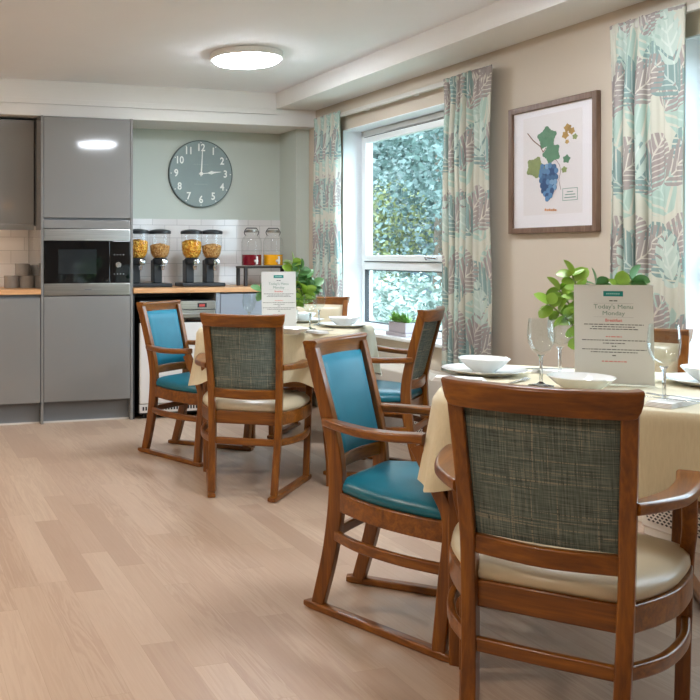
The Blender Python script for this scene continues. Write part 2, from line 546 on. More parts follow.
# skirting boards
m = MB(); m.box(XW - .016, XW, YR, 6.15, 0, .10)
struct(m.build('baseboard_right', 'skirting_paint', bevel=.004, smooth=False))
struct(bx(XL, XL + .016, YR, YB, 0, .10).build('baseboard_left', 'skirting_paint', bevel=.004, smooth=False))

# tiles behind the worktops
struct(bx(XL, 1.03, YB - .008, YB - .0005, .93, 1.45).build('wall_tiles', 'metro_tile', smooth=False))
struct(bx(1.69, 3.08, YB - .008, YB - .0005, .93, 1.447).build('wall_tiles', 'metro_tile', smooth=False))

# windows
def window(idx, w):
    y0, y1, z0, z1 = w
    xf0, xf1 = XW + .148, XW + .215
    root = bpy.data.objects.new('window_%d' % idx, None); COL.objects.link(root)
    root.location = (xf0, (y0 + y1) / 2, z0); struct(root, ['white framed window behind the far table with a top opening sash', 'white framed window behind the near table'][idx - 1], 'window')
    def L(mb): return mb.xf(Matrix.Translation((-xf0, -(y0 + y1) / 2, -z0)))
    def frame(ya, yb, za, zb, t, xa, xb):
        m = MB(); m.box(xa, xb, ya, ya + t, za, zb); m.box(xa, xb, yb - t, yb, za, zb)
        m.box(xa, xb, ya + t, yb - t, za, za + t); m.box(xa, xb, ya + t, yb - t, zb - t, zb); return m
    y0 += .007; y1 -= .007; z1 -= .007
    L(frame(y0, y1, z0, z1, .045, xf0, xf1)).build('window_frame', 'upvc', root, bevel=.004, smooth=False)
    zt = 1.09
    L(bx(xf0, xf1, y0 + .045, y1 - .045, zt - .028, zt + .028)).build('transom', 'upvc', root, bevel=.004, smooth=False)
    L(bx(xf0, xf1, (y0 + y1) / 2 - .03, (y0 + y1) / 2 + .03, z0 + .045, zt - .028)).build('mullion', 'upvc', root, bevel=.004, smooth=False) if idx == 2 else None
    # upper opening sash
    s = frame(y0 + .050, y1 - .050, zt + .033, z1 - .052, .042, xf0 - .018, xf0 + .03)
    sash = L(s).build('sash', 'upvc', root, bevel=.005, smooth=False)
    g = frame(y0 + .046, y1 - .046, zt + .028, z1 - .046, .006, xf0 - .004, xf1 - .03)
    L(g).build('gasket', 'gasket', root, smooth=False)
    g = frame(y0 + .045, y1 - .045, z0 + .045, zt - .028, .006, xf0 + .002, xf1 - .03)
    L(g).build('gasket', 'gasket', root, smooth=False)
    L(bx(xf0 + .004, xf0 + .008, y0 + .085, y1 - .085, zt + .07, z1 - .09)).build('pane', 'window_glass', root, smooth=False)
    L(bx(xf0 + .014, xf0 + .018, y0 + .05, y1 - .05, z0 + .05, zt - .03)).build('pane', 'window_glass', root, smooth=False)
    yh = y0 + (y1 - y0) * .42
    hm = MB(); hm.box(xf0 - .040, xf0 - .018, yh - .012, yh + .012, zt + .045, zt + .075)
    hm.sweep([(xf0 - .045, yh, zt + .06), (xf0 - .05, yh - .06, zt + .058), (xf0 - .045, yh - .12, zt + .055)], .016, .018, (0, 0, 1), .4)
    L(hm).build('handle', 'chrome', root)
    # trickle vent along the head
    L(bx(xf0 - .014, xf0, y0 + .35, y1 - .35, z1 - .040, z1 - .012)).build('trickle_vent', 'upvc', root, bevel=.004, smooth=False)
    # inner window board
    L(bx(XW - .05, xf0, y0 - .05, y1 + .05, z0 - .022, z0 + .001)).build('window_sill', 'upvc', root, bevel=.005, smooth=False)
    # brick-depth outer sill
    L(bx(xf1, XO + .05, y0, y1, z0 - .02, z0 + .02)).build('outer_sill', 'upvc', root, smooth=False)
window(1, W1)
window(2, W2)

# radiator covers under the windows
def radiator(y0, y1, label):
    t = thing('radiator_cover', label, 'radiator', (XW - .07, (y0 + y1) / 2, 0), group='boxed radiators under the windows')
    L = (y1 - y0) / 2
    m = MB()
    prof = [(.05, .03), (-.06, .03), (-.06, .44), (-.03, .475), (.05, .475)]
    rs = [[(x, y, z) for x, z in prof] for y in (-L, L)]
    m.rings(rs); m.build('casing', 'radiator_white', t, bevel=.006, smooth=False)
    bx(-.064, -.06, -L + .03, L - .03, .06, .165).build('grille', 'grille_lattice', t, smooth=False)
    bx(-.055, .05, -L + .01, L - .01, 0, .03).build('plinth', 'radiator_white', t, smooth=False)
    return t
radiator(4.25, 5.6, 'long white boxed radiator with lattice grille under the window by the far table')
radiator(1.4, 3.07, 'white boxed radiator with lattice grille behind the chairs at the near table')

# ------------------------------------------------------------------ kitchen
def cab_panel(name, x0, x1, z0, z1, parent, mat='gloss_grey', y=YF, t=.02, bev=.002):
    return bx(x0, x1, y, y + t, z0, z1).build(name, mat, parent, bevel=bev, smooth=False)

# tall oven housing
t = thing('tall_cabinet', 'tall gloss grey cabinet housing the built-in microwave', 'cabinet')
bx(1.030, 1.048, YF, YB - .01, 0, 2.128).build('side_panel', 'gloss_grey', t, bevel=.001, smooth=False)
bx(1.668, 1.686, YF, YB - .01, 0, 2.128).build('side_panel', 'gloss_grey', t, bevel=.001, smooth=False)
bx(1.048, 1.668, YF + .022, YB - .012, .15, .88).build('carcass', 'matt_grey', t, smooth=False)
bx(1.048, 1.668, YF + .022, YB - .012, 1.352, 2.126).build('carcass', 'matt_grey', t, smooth=False)
cab_panel('upper_door', 1.051, 1.665, 1.425, 2.122, t)
cab_panel('filler_panel', 1.051, 1.665, 1.350, 1.409, t)
cab_panel('lower_door', 1.051, 1.665, .152, .880, t)
bx(1.048, 1.668, YF + .055, YF + .07, 0.012, .15).build('plinth', 'matt_grey', t, smooth=False)
o = bx(1.048, 1.668, YF + .05, YF + .058, 0, .012).build('plinth_seal', 'white_enamel', t, smooth=False)
t.location = (1.36, 6.44, 0)
for ch in t.children: ch.location = (-1.36, -6.44, 0)

t = thing('microwave_oven', 'black glass built-in microwave with steel trim in the tall cabinet', 'microwave')
bx(1.052, 1.664, YF + .02, YF + .42, .886, 1.345).build('body', 'drawer_dark', t, smooth=False)
bx(1.052, 1.664, YF - .004, YF + .02, 1.266, 1.346).build('trim', 'brushed_steel', t, bevel=.002, smooth=False)
bx(1.052, 1.664, YF - .004, YF + .02, .886, .968).build('trim', 'brushed_steel', t, bevel=.002, smooth=False)
bx(1.054, 1.415 + .10, YF - .006, YF + .02, .970, 1.264).build('door', 'black_glass', t, bevel=.002, smooth=False)
bx(1.150, 1.42, YF - .0075, YF - .006, 1.035, 1.205).build('door_window', 'oven_window', t, smooth=False)
bx(1.518, 1.662, YF - .006, YF + .02, .970, 1.264).build('control_panel', 'black_glass', t, bevel=.002, smooth=False)
kn = MB().lathe([(.021, 0), (.021, .018), (.018, .022)], n=24); kn.xf(Matrix.Translation((1.575, YF - .006, 1.098)) @ Matrix.Rotation(radians(90), 4, 'X'))
kn.build('knob', 'chrome', t)
for i in range(2):
    for k in range(4):
        bx(1.545 + k * .022, 1.553 + k * .022, YF - .0072, YF - .006, (1.165, 1.03)[i], (1.171, 1.036)[i]).build('button', 'ink', t, smooth=False)
text('maker_mark', 'NEFF', .014, 'ink_dark', t, (1.36, YF - .0046, .925), (radians(90), 0, 0)) if False else None
bx(1.335, 1.385, YF - .0048, YF - .004, .922, .929).build('maker_mark', 'ink', t, smooth=False)
t.location = (1.36, 6.3, .88)
for ch in t.children: ch.location = (-1.36, -6.3, -.88)

# left run: base cabinet, worktop, wall cabinet
def cabinet(name, label, x0, x1, z0, z1, y0, cat='cabinet', doors=((0, 1),), plinth=True, mat='gloss_grey', dz=(0, 0), group=None):
    t = thing(name, label, cat, ((x0 + x1) / 2, (y0 + YB) / 2, 0), group=group)
    ox, oy = -(x0 + x1) / 2, -(y0 + YB) / 2
    def L(mb): return mb.xf(Matrix.Translation((ox, oy, 0)))
    L(bx(x0, x1, y0 + .022, YB - .012, z0, z1)).build('carcass', 'matt_grey', t, smooth=False)
    for a, b_ in doors:
        xa = x0 + (x1 - x0) * a + .002; xb = x0 + (x1 - x0) * b_ - .002
        L(bx(xa, xb, y0, y0 + .02, z0 + .002 + dz[0], z1 - .002 - dz[1])).build('door', mat, t, bevel=.002, smooth=False)
    if plinth:
        L(bx(x0, x1, y0 + .055, y0 + .07, .012, z0)).build('plinth', 'matt_grey', t, smooth=False)
        L(bx(x0, x1, y0 + .05, y0 + .058, 0, .012)).build('plinth_seal', 'white_enamel', t, smooth=False)
    return t
cabinet('base_cabinet', 'gloss grey base cabinet under the left oak worktop', .43, 1.028, .148, .892, YF, dz=(0, .02))
cabinet('wall_cabinet', 'gloss grey wall cabinet above the left oak worktop', .42, 1.022, 1.385, 2.128, 6.40, plinth=False)
o = bx(.42, 1.022, 6.405, 6.425, 1.345, 1.384).build('light_rail', 'gloss_grey', None, smooth=False)
wc = bpy.data.objects['wall_cabinet']
o2 = bx(.50, .98, 6.44, 6.48, 1.372, 1.384).build('strip_light', 'strip_glow', wc, smooth=False); o2.location = (-wc.location.x, -wc.location.y, 0)
o.parent = wc; o.location = (-wc.location.x, -wc.location.y, 0)
o = bx(-.6, 1.029, YF - .012, YB - .009, .895, .93).build('worktop', 'oak_worktop', bevel=.003, smooth=False)
tag(o, 'short oak worktop left of the tall cabinet under three grey canisters', 'worktop')
cabinet('base_cabinet', 'gloss grey base cabinet running out of the left picture edge', -.6, .428, .148, .892, YF, doors=((0, .5), (.5, 1)), dz=(0, .02))
cabinet('wall_cabinet', 'gloss grey wall cabinet at the far left edge', -.6, .418, 1.385, 2.128, 6.40, plinth=False, doors=((0, .5), (.5, 1)))

# canisters on left worktop
def canister(loc, label, r=.054, h=.088):
    t = thing('canister', label, 'canister', loc, group='grey canisters on the left worktop')
    MB().lathe([(r * .94, 0), (r, .006), (r, h * .80), (r * .97, h * .82)]).build('body', 'stone_grey', t)
    MB().lathe([(r * 1.0, h * .82), (r * 1.02, h * .85), (r * 1.02, h * .97), (r * .96, h)]).build('lid', 'stone_grey', t)
    return t
canister((.868, 6.45, .9305), 'left grey stone canister of the bottom pair on oak worktop')
canister((.978, 6.45, .9305), 'right grey stone canister of the bottom pair beside tall cabinet')
canister((.945, 6.45, 1.0192), 'grey stone canister stacked on top of the other two', r=.052)
o = MB().lathe([(.06, 0), (.062, .01), (.062, .155), (.058, .165)]).build('canister', 'stone_grey')
o.location = (.985, 6.62, .9305); tag(o, 'tall grey canister half hidden in the corner by the tall cabinet', 'canister')

# right run
o = bx(1.687, 3.078, YF - .012, YB - .009, .895, .93).build('worktop', 'oak_worktop', bevel=.003, smooth=False)
tag(o, 'long oak worktop under the clock with cereal and juice dispensers', 'worktop')
# free-standing steel warming cabinet / cooker under the worktop
ox0, ox1 = 1.735, 2.305
t = thing('under_counter_oven', 'steel and white oven with red display under the long oak worktop', 'oven', ((ox0 + ox1) / 2, 6.4, 0))
def L(mb): return mb.xf(Matrix.Translation((-(ox0 + ox1) / 2, -6.4, 0)))
L(bx(ox0 + .005, ox1 - .005, YF + .02, YB - .04, .03, .84)).build('body', 'drawer_dark', t, smooth=False)
L(bx(ox0, ox1, YF - .012, YF + .02, .775, .835)).build('control_panel', 'brushed_steel', t, bevel=.003, smooth=False)
L(bx(ox0 + .43, ox0 + .50, YF - .0135, YF - .012, .788, .820)).build('display', 'drawer_dark', t, smooth=False)
L(bx(ox0 + .443, ox0 + .485, YF - .0145, YF - .0135, .794, .812)).build('display_digits', 'red_display', t, smooth=False)
L(bx(ox0, ox1, YF - .006, YF + .02, .715, .770)).build('door_top', 'brushed_steel', t, bevel=.003, smooth=False)
hd = MB().sweep([(ox0 + .03, YF - .035, .742), (ox1 - .03, YF - .035, .742)], .014, .018, (0, 0, 1), .4)
hd.box(ox0 + .05, ox0 + .062, YF - .03, YF - .006, .735, .749); hd.box(ox1 - .062, ox1 - .05, YF - .03, YF - .006, .735, .749)
L(hd).build('handle', 'brushed_steel', t)
L(bx(ox0 + .002, ox1 - .002, YF - .002, YF + .02, .683, .712)).build('dark_seam', 'black_glass', t, smooth=False)
L(bx(ox0, ox1, YF - .008, YF + .02, .11, .682)).build('door', 'white_enamel', t, bevel=.005, smooth=False)
L(bx(ox0, ox1, YF - .004, YF + .02, .045, .105)).build('vent_strip', 'white_enamel', t, bevel=.002, smooth=False)
m = MB()
for k in range(26): m.box(ox0 + .02 + k * .021, ox0 + .032 + k * .021, YF - .0055, YF - .004, .062, .088)
L(m).build('vent_slots', 'drawer_dark', t, smooth=False)
for k in (0, 1):
    L(MB().lathe([(.02, 0), (.016, .03)], ((ox0 + .05, ox1 - .05)[k], YF + .06, 0), 12)).build('foot', 'drawer_dark', t)
cabinet('base_cabinet', 'blue-grey gloss base cabinet right of the oven', 2.345, 3.076, .148, .885, YF, mat='blue_grey', doors=((0, .5), (.5, 1)))
o = bx(2.312, 2.343, YF, YB - .02, 0, .893).build('end_panel', 'blue_grey', smooth=False); tag(o, 'narrow blue-grey upright panel between the oven and the cabinet', 'panel')
o = bx(1.69, 1.703, YF + .02, YB - .02, 0, .893).build('end_panel', 'drawer_dark', smooth=False); tag(o, 'black upright panel between the tall cabinet and the oven', 'panel')

# cereal dispensers
Z_WT = .9303
def cereal_dispenser(xs, y, label, xb0, xb1, group):
    xm = (xb0 + xb1) / 2
    t = thing('cereal_dispenser', label, 'cereal dispenser', (xm, y, Z_WT), group=group)
    bx(xb0 - xm, xb1 - xm, -.10, .09, 0, .028).build('base', 'black_plastic', t, bevel=.006)
    for x in xs:
        x -= xm
        bx(x - .052, x + .012, -.035, .055, .028, .20).build('stand', 'black_plastic', t, bevel=.006)
        MB().lathe([(.050, .165), (.055, .17), (.055, .205), (.044, .215)], (x, -.01, 0), 28).build('collar', 'black_plastic', t)
        bx(x - .014, x + .040, -.075, -.02, .150, .20).build('chute', 'thin_plastic', t, smooth=False)
        k = MB().lathe([(.019, 0), (.022, .004), (.022, .010), (.008, .013), (.008, .02)], n=10)
        k.xf(Matrix.Translation((x + .012, -.075, .185)) @ Matrix.Rotation(radians(90), 4, 'X')); k.build('knob', 'chrome', t)
        sp_ = MB().lathe([(.012, 0), (.018, .03)], (x + .004, -.068, .125), 12); sp_.build('spout', 'chrome', t)
        r = .078
        prof = [(.040, .205), (.058, .222), (.070, .245), (.076, .275), (r, .31), (r, .395)]
        prof2 = [(a - .002, z + .001) for a, z in reversed(prof)]
        MB().lathe(prof + prof2, (x, -.01, 0), 36, cap=False).build('hopper', 'thin_plastic', t)
        MB().lathe([(r + .004, .393), (r + .006, .397), (r + .006, .412), (r - .004, .420), (.03, .428), (.001, .429)], (x, -.01, 0), 36).build('lid', 'black_plastic', t)
    return t
def cereal(x, y, z0, z1, mat, label):
    r = .074
    prof = [(.036, .210), (.054, .226), (.066, .248), (.072, .277), (r, .31)]
    prof = [(a, z) for a, z in prof if z < z1] + [(.0735, z1)]
    m = MB(); n = 30
    rs = [[(a * cos(2 * pi * q / n), a * sin(2 * pi * q / n), z) for q in range(n)] for a, z in prof]
    for f_ in (.8, .55, .3, .05):
        rs.append([(.0735 * f_ * cos(2 * pi * q / n), .0735 * f_ * sin(2 * pi * q / n), z1 + random.uniform(-.004, .010) + (1 - f_) * .012) for q in range(n)])
    m.rings(rs); o = m.build('cereal', mat, angle=80); o.location = (x, y, Z_WT)
    return tag(o, label, 'cereal', kind='stuff')
YD = 6.43
pair_a = (1.795, 1.965); pair_b = (2.215, 2.375)
cereal_dispenser(pair_a, YD, 'black double cereal dispenser next to the tall cabinet', 1.70, 2.035, 'double cereal dispensers on the worktop')
cereal_dispenser(pair_b, YD, 'black double cereal dispenser directly below the wall clock', 2.115, 2.455, 'double cereal dispensers on the worktop')
cereal(pair_a[0], YD - .01, 0, .335, 'corn_flakes', 'golden corn flakes in the dispenser hopper half hidden by the tall cabinet')
cereal(pair_a[1], YD - .01, 0, .305, 'bran_flakes', 'tan cereal in the second hopper from the tall cabinet')
cereal(pair_b[0], YD - .01, 0, .335, 'corn_flakes', 'golden corn flakes in the left hopper below the clock')
cereal(pair_b[1], YD - .01, 0, .305, 'bran_flakes', 'tan cereal in the rightmost dispenser hopper')

# juice dispensers on a black riser
t = thing('riser_stand', 'black wooden riser stand carrying the two juice jars', 'stand', (2.80, 6.43, Z_WT))
bx(-.19, .21, -.09, .09, .135, .150).build('top', 'black_wood', t, bevel=.003, smooth=False)
for sx in (-.175, .195):
    for sy in (-.075, .075):
        bx(sx - .012, sx + .012, sy - .012, sy + .012, 0, .135).build('leg', 'black_wood', t, bevel=.002, smooth=False)
def juice_jar(x, mat, lab1, lab2):
    z = Z_WT + .1505
    t = thing('juice_jar', lab1, 'jar', (x, 6.43, z), group='glass juice jars with taps')
    r = .078
    prof = [(r * .95, .0), (r, .006), (r, .185), (r * .92, .21), (r * .62, .235), (r * .60, .262)]
    prof2 = [(a - .003, max(z_, .004)) for a, z_ in reversed(prof)]
    MB().lathe(prof + prof2, n=36, cap=False).build('jar_body', 'thin_plastic', t)
    MB().lathe([(r * .64, .258), (r * .66, .262), (r * .66, .276), (r * .5, .28)], n=32).build('lid', 'brushed_steel', t)
    w = MB()
    for sx in (-1, 1): w.tube(bez([(sx * .050, 0, .235), (sx * .060, 0, .262), (sx * .040, 0, .292)], 4), .003, 6)
    w.tube([(-.040, 0, .292), (.040, 0, .292)], .004, 6)
    w.build('clip', 'gasket', t)
    k = MB().lathe([(.012, 0), (.012, .03), (.009, .035)], n=12); k.xf(Matrix.Translation((0, -r + .002, .04)) @ Matrix.Rotation(radians(90), 4, 'X'))
    k.box(-.005, .005, -r - .035, -r - .022, .038, .075); k.box(-.006, .006, -r - .034, -r - .02, .015, .04)
    k.build('tap', 'white_china', t)
    j = MB().lathe([(r * .90, .006), (r * .945, .010), (r * .945, .088), (.001, .088)], n=36).build('juice', mat)
    j.location = (x, 6.43, z); tag(j, lab2, 'juice', kind='stuff')
juice_jar(2.705, 'juice_red', 'clip-top glass jar of red juice on the black riser', 'dark red juice filling the left jar')
juice_jar(2.885, 'juice_orange', 'clip-top glass jar of orange juice on the black riser', 'orange juice filling the right jar')

# wall clock
t = thing('wall_clock', 'round grey wall clock with white numerals on the green wall', 'clock', (2.394, YB - .002, 1.806))
R_ = .262
MB().lathe([(R_, 0), (R_, .018), (R_ - .004, .022), (.001, .022)], n=72).xf(Matrix.Rotation(radians(90), 4, 'X')).build('dial', 'clock_grey', t)
m = MB(); n = 72
rs = []
for a in range(n):
    an = 2 * pi * a / n; c_, s_ = cos(an), sin(an)
    rs.append([((R_ + dr) * c_, y, (R_ + dr) * s_) for dr, y in ((-.004, -.022), (.003, -.025), (.004, 0), (-.004, 0))])
m.rings(rs, close=True); m.build('rim', 'clock_rim', t)
for h_ in range(1, 13):
    an = radians(90 - 30 * h_)
    text('numeral', str(h_), .080, 'clock_white', t, (.205 * cos(an), -.0226, .205 * sin(an)), (radians(90), 0, 0), bold=.0018, sx=.88)
    d = MB().lathe([(.0045, 0), (.0045, .0015)], n=8); d.xf(Matrix.Translation((.247 * cos(an), -.022, .247 * sin(an))) @ Matrix.Rotation(radians(90), 4, 'X')); d.build('hour_dot', 'clock_white', t)
m = MB(); m.sweep([(-.002, -.027, -.02), (.004, -.027, .05), (.011, -.027, .19)], [.007, .011, .005], .003, (0, 1, 0), .2); m.build('minute_hand', 'clock_white', t)
m = MB(); m.sweep([(-.02, -.030, -.002), (.055, -.030, .006), (.085, -.030, .010), (.105, -.030, .012), (.165, -.030, .018)], [.006, .007, .028, .014, .003], .003, (0, 1, 0), .2); m.build('hour_hand', 'clock_white', t)
MB().lathe([(.014, 0), (.014, .012), (.010, .014)], n=20).xf(Matrix.Translation((0, -.022, 0)) @ Matrix.Rotation(radians(90), 4, 'X')).build('boss', 'clock_white', t)
m = MB()
for k in range(9): m.box(-.062 + k * .014, -.053 + k * .014, -.0232, -.022, .070, .078)
for k in range(8): m.box(-.055 + k * .014, -.045 + k * .014, -.0232, -.022, -.086, -.078)
m.build('dial_lettering', 'clock_faint', t, smooth=False)

# ceiling lamps
def ceiling_lamp(x, y, label, warm=False):
    t = thing('ceiling_light', label, 'ceiling light', (x, y, CEIL), group='round flush ceiling lights')
    MB().lathe([(.215, 0), (.222, -.004), (.222, -.034), (.216, -.039), (.205, -.039), (.205, -.025)], n=64).build('rim', 'white_paint', t)
    MB().lathe([(.204, -.034), (.200, -.050), (.185, -.058), (.12, -.063), (.001, -.064)], n=64).build('diffuser', 'lamp_glow_warm' if warm else 'lamp_glow', t)
ceiling_lamp(2.125, 5.13, 'round white ceiling light over the far table')
ceiling_lamp(2.2, 2.83, 'round white ceiling light reflected in the tall cabinet door')
ceiling_lamp(-.5, 5.0, 'warm white round ceiling light over the left kitchen run', True)
ceiling_lamp(-.5, 2.9, 'warm white round ceiling light over the open floor left of the tables', True)
ceiling_lamp(-.5, .7, 'added unseen warm fill light over the open floor furthest from the kitchen', True)  # unseen lamp, added as rear fill for the foreground
t = thing('pendant_lamp', 'small warm pendant lamp mirrored in the left wall cabinet', 'lamp', (1.7, -.25, 1.88))
MB().lathe([(.10, 0), (.085, .06), (.03, .09), (.02, .1)], n=28, cap=False).build('shade', 'silver', t)
MB().lathe([(.001, -.02), (.09, .0), (.09, .01), (.02, .05)], n=28).build('bulb', 'pendant_glow', t)
MB().tube([(0, 0, .09), (0, 0, CEIL - 1.88)], .004, 6).build('cord', 'gasket', t)

# ------------------------------------------------------------------ picture
FY0, FY1, FZ0, FZ1 = 3.43, 4.047, 1.277, 1.932
pw_, ph_ = FY1 - FY0, FZ1 - FZ0
t = thing('framed_print', 'framed botanical print of blue grapes in a walnut frame', 'picture', (XW - .002, (FY0 + FY1) / 2, (FZ0 + FZ1) / 2))
# local: +(-y) is right in the picture; wall face at x=0, viewer at -x
m = MB(); fw = .030
m.box(-.026, 0, -pw_ / 2, -pw_ / 2 + fw, -ph_ / 2, ph_ / 2); m.box(-.026, 0, pw_ / 2 - fw, pw_ / 2, -ph_ / 2, ph_ / 2)
m.box(-.026, 0, -pw_ / 2 + fw, pw_ / 2 - fw, -ph_ / 2, -ph_ / 2 + fw); m.box(-.026, 0, -pw_ / 2 + fw, pw_ / 2 - fw, ph_ / 2 - fw, ph_ / 2)
m.build('frame', 'walnut_frame', t, bevel=.003, smooth=False)
bx(-.012, -.002, -pw_ / 2 + fw, pw_ / 2 - fw, -ph_ / 2 + fw, ph_ / 2 - fw).build('mat_board', 'mat_board', t, smooth=False)
bx(-.0126, -.012, -.205, .205, -.235, .265).build('print', 'print_paper', t, smooth=False)
bx(-.0165, -.0160, -pw_ / 2 + fw, pw_ / 2 - fw, -ph_ / 2 + fw, ph_ / 2 - fw).build('glass', 'picture_glass', t, smooth=False)
def ap(px, py):
    """a spot of the print as seen at (px, py) -> y, z on the print"""
    tt = (px - 33) / 312; zl, zr = 4.56, 4.03
    s_ = tt * zl / ((1 - tt) * zr + tt * zl)
    top = 110 - 72 * tt; bot = 540 - 10 * tt
    return (pw_ / 2 - s_ * pw_, ph_ / 2 - (py - top) / (bot - top) * ph_)
def flat(pts, name, mat, x=-.0128):
    m = MB(); n = len(pts)
    m.add([(x, y, z) for y, z in pts] + [(x - .0006, y, z) for y, z in pts],
          [tuple(range(n)), tuple(range(2 * n - 1, n - 1, -1))] + [(i, (i + 1) % n, n + (i + 1) % n, n + i) for i in range(n)])
    return m.build(name, mat, t, smooth=False)
def vine_leaf(px, py, r, rot, mat, x):
    y, z = ap(px, py); pts = []
    for k in range(40):
        a = 2 * pi * k / 40
        rr_ = r * (.72 + .30 * (1 - abs(sin(2.5 * a))) ** .9) * (1 + .08 * (k % 2))
        pts.append((y + rr_ * cos(a + rot), z + rr_ * .82 * sin(a + rot)))
    flat(pts, 'vine_leaf', mat, x)
vine_leaf(163, 205, .070, .3, 'art_leaf', -.0128)
vine_leaf(180, 258, .064, 1.2, 'art_leaf', -.0134)
vine_leaf(122, 308, .068, 2.0, 'art_leaf_olive', -.0134)
vine_leaf(232, 278, .026, .5, 'art_leaf', -.0128)
vine_leaf(224, 315, .020, 1.5, 'art_leaf_olive', -.0128)
for px, py, r, ro in ((236, 170, .026, .2), (228, 195, .024, .9), (250, 180, .022, 2.2), (234, 218, .014, 1.0)):
    vine_leaf(px, py, r, ro, 'art_gold', -.0128)
vine_leaf(262, 200, .018, 1.8, 'art_leaf_olive', -.0134)
m = MB()
def strip(pts, w):
    P_ = [ap(*p) for p in pts]
    m.sweep([(-.0132, y, z) for y, z in P_], w, .0008, (1, 0, 0), .1)
strip([(95, 190), (115, 215), (140, 235), (150, 255)], .005); strip([(150, 255), (160, 240)], .004)
strip([(195, 280), (208, 300), (212, 320), (205, 350), (212, 385)], .002)
m.build('vine_stem', 'art_vine', t)
gs = random.Random(3)
flat([ap(*q) for q in ((150, 298), (188, 296), (198, 320), (198, 350), (192, 380), (182, 408), (168, 424), (156, 408), (144, 375), (138, 345), (140, 318))], 'grape_backing', 'art_grape_dark', -.0132)  # dark printed backing that closes the gaps between the grapes
k = 0
for row_, (py, x0, x1, n_) in enumerate(((305, 148, 190, 4), (322, 142, 196, 5), (340, 140, 196, 5), (357, 142, 194, 5), (373, 148, 190, 4), (388, 152, 184, 3), (403, 156, 178, 3), (416, 162, 172, 1))):
    for i in range(n_):
        px = x0 + (x1 - x0) * (i / (n_ - 1) if n_ > 1 else .5) + gs.uniform(-2, 2)
        y, z = ap(px, py + gs.uniform(-4, 4)); r = .0145
        k += 1
        flat([(y + r * cos(2 * pi * q / 14), z + r * sin(2 * pi * q / 14)) for q in range(14)], 'grape', ('art_grape_dark', 'art_grape', 'art_grape_mid', 'art_grape', 'art_grape_light', 'art_grape_dark', 'art_grape_mid')[gs.randrange(7)], -.0136 - .00007 * k)
m = MB()
y0_, z0_ = ap(218, 381); y1_, z1_ = ap(271, 420)
for a, b_, c_, d in ((y1_, y0_, z0_, z0_ - .003), (y1_, y0_, z1_ + .003, z1_)): m.box(-.0134, -.0128, a, b_, min(c_, d), max(c_, d))
m.box(-.0134, -.0128, y0_ - .003, y0_, z1_, z0_); m.box(-.0134, -.0128, y1_, y1_ + .003, z1_, z0_)
for q, fr_ in enumerate((.3, .52, .75)):
    wq = (.2, .34, .38)[q]; ym = (y0_ + y1_) / 2; hw = abs(y0_ - y1_) * wq; zq = z0_ + (z1_ - z0_) * fr_
    m.box(-.0134, -.0128, ym - hw, ym + hw, zq - .0025, zq + .0025)
m.build('print_stamp', 'art_stamp', t, smooth=False)
m = MB()
for q in range(6):
    y, z = ap(158 + q * 7.2, 455); m.box(-.0134, -.0128, y - .0055, y + .0055, z - .006, z + .006 - (q % 2) * .003)
m.build('print_caption', 'art_orange', t, smooth=False)

# ------------------------------------------------------------------ curtains
def curtain(y0, y1, ztop, zbot, nf, seed, label, xc=XW - .075, flat_to=0.0, amp=.032, fullness=1.0):
    rnd_ = random.Random(seed); m = MB(); nu, nv = nf * 12, 46
    ph = [rnd_.uniform(-.5, .5) for _ in range(nf + 2)]; am = [rnd_.uniform(.6, 1.2) for _ in range(nf + 2)]
    def pt(s, v):
        # s 0..1 across (from far to near), v 0 top .. 1 bottom
        q = s * nf; i = int(q); fr_ = q - i
        a = am[i] * (1 - fr_) + am[min(i + 1, nf + 1)] * fr_
        p = ph[i] * (1 - fr_) + ph[min(i + 1, nf + 1)] * fr_
        damp = 1.0
        if flat_to > 0: damp = .25 + .75 * min(1, max(0, ((1 - s) - flat_to) / .12))
        A = amp * a * damp * (.35 + .65 * min(1, v * 5))
        x = xc + A * sin(2 * pi * q + p) + .004 * sin(9 * v + q)
        hd_ = max(0, 1 - v * 14)
        x += hd_ * .010 * sin(2 * pi * q * 3)
        y = y1 + (y0 - y1) * s + .010 * sin(4 * pi * q + 1.3 * p) * damp * min(1, v * 4)
        y += (.5 - s) * (-.03) * sin(pi * min(1, v * 1.4))
        return (x, y, ztop + (zbot - ztop) * v + (.004 * sin(2 * pi * q * 3) if v == 0 else 0))
    L_ = 0; us = [0]
    for i in range(1, nu + 1):
        a = Vector(pt((i - 1) / nu, .5)); b_ = Vector(pt(i / nu, .5)); L_ += (a - b_).length; us.append(L_)
    vs, uv = [], []
    for j in range(nv + 1):
        v = (j / nv) ** 1.25
        for i in range(nu + 1):
            vs.append(pt(i / nu, v)); uv.append((us[i] * fullness + seed * .37, (1 - v) * (ztop - zbot) + seed * .21))
    fs = [(j * (nu + 1) + i, j * (nu + 1) + i + 1, (j + 1) * (nu + 1) + i + 1, (j + 1) * (nu + 1) + i) for j in range(nv) for i in range(nu)]
    m.add(vs, fs); m.uv = uv
    o = m.build('curtain', 'leaf_curtain', None, angle=180)
    sm = o.modifiers.new('thickness', 'SOLIDIFY'); sm.thickness = .003
    return tag(o, label, 'curtain', 'leaf print curtains')
curtain(5.79, 6.19, 2.195, .50, 8, 1, 'leaf print curtain in the corner by the green pier', amp=.030)
curtain(4.12, 4.56, 2.185, .50, 8, 2, 'leaf print curtain hanging between window and grape print', amp=.028, flat_to=.35)
curtain(2.90, 3.30, 2.19, .50, 6, 3, 'leaf print curtain right of the grape print', amp=.030, flat_to=.42)
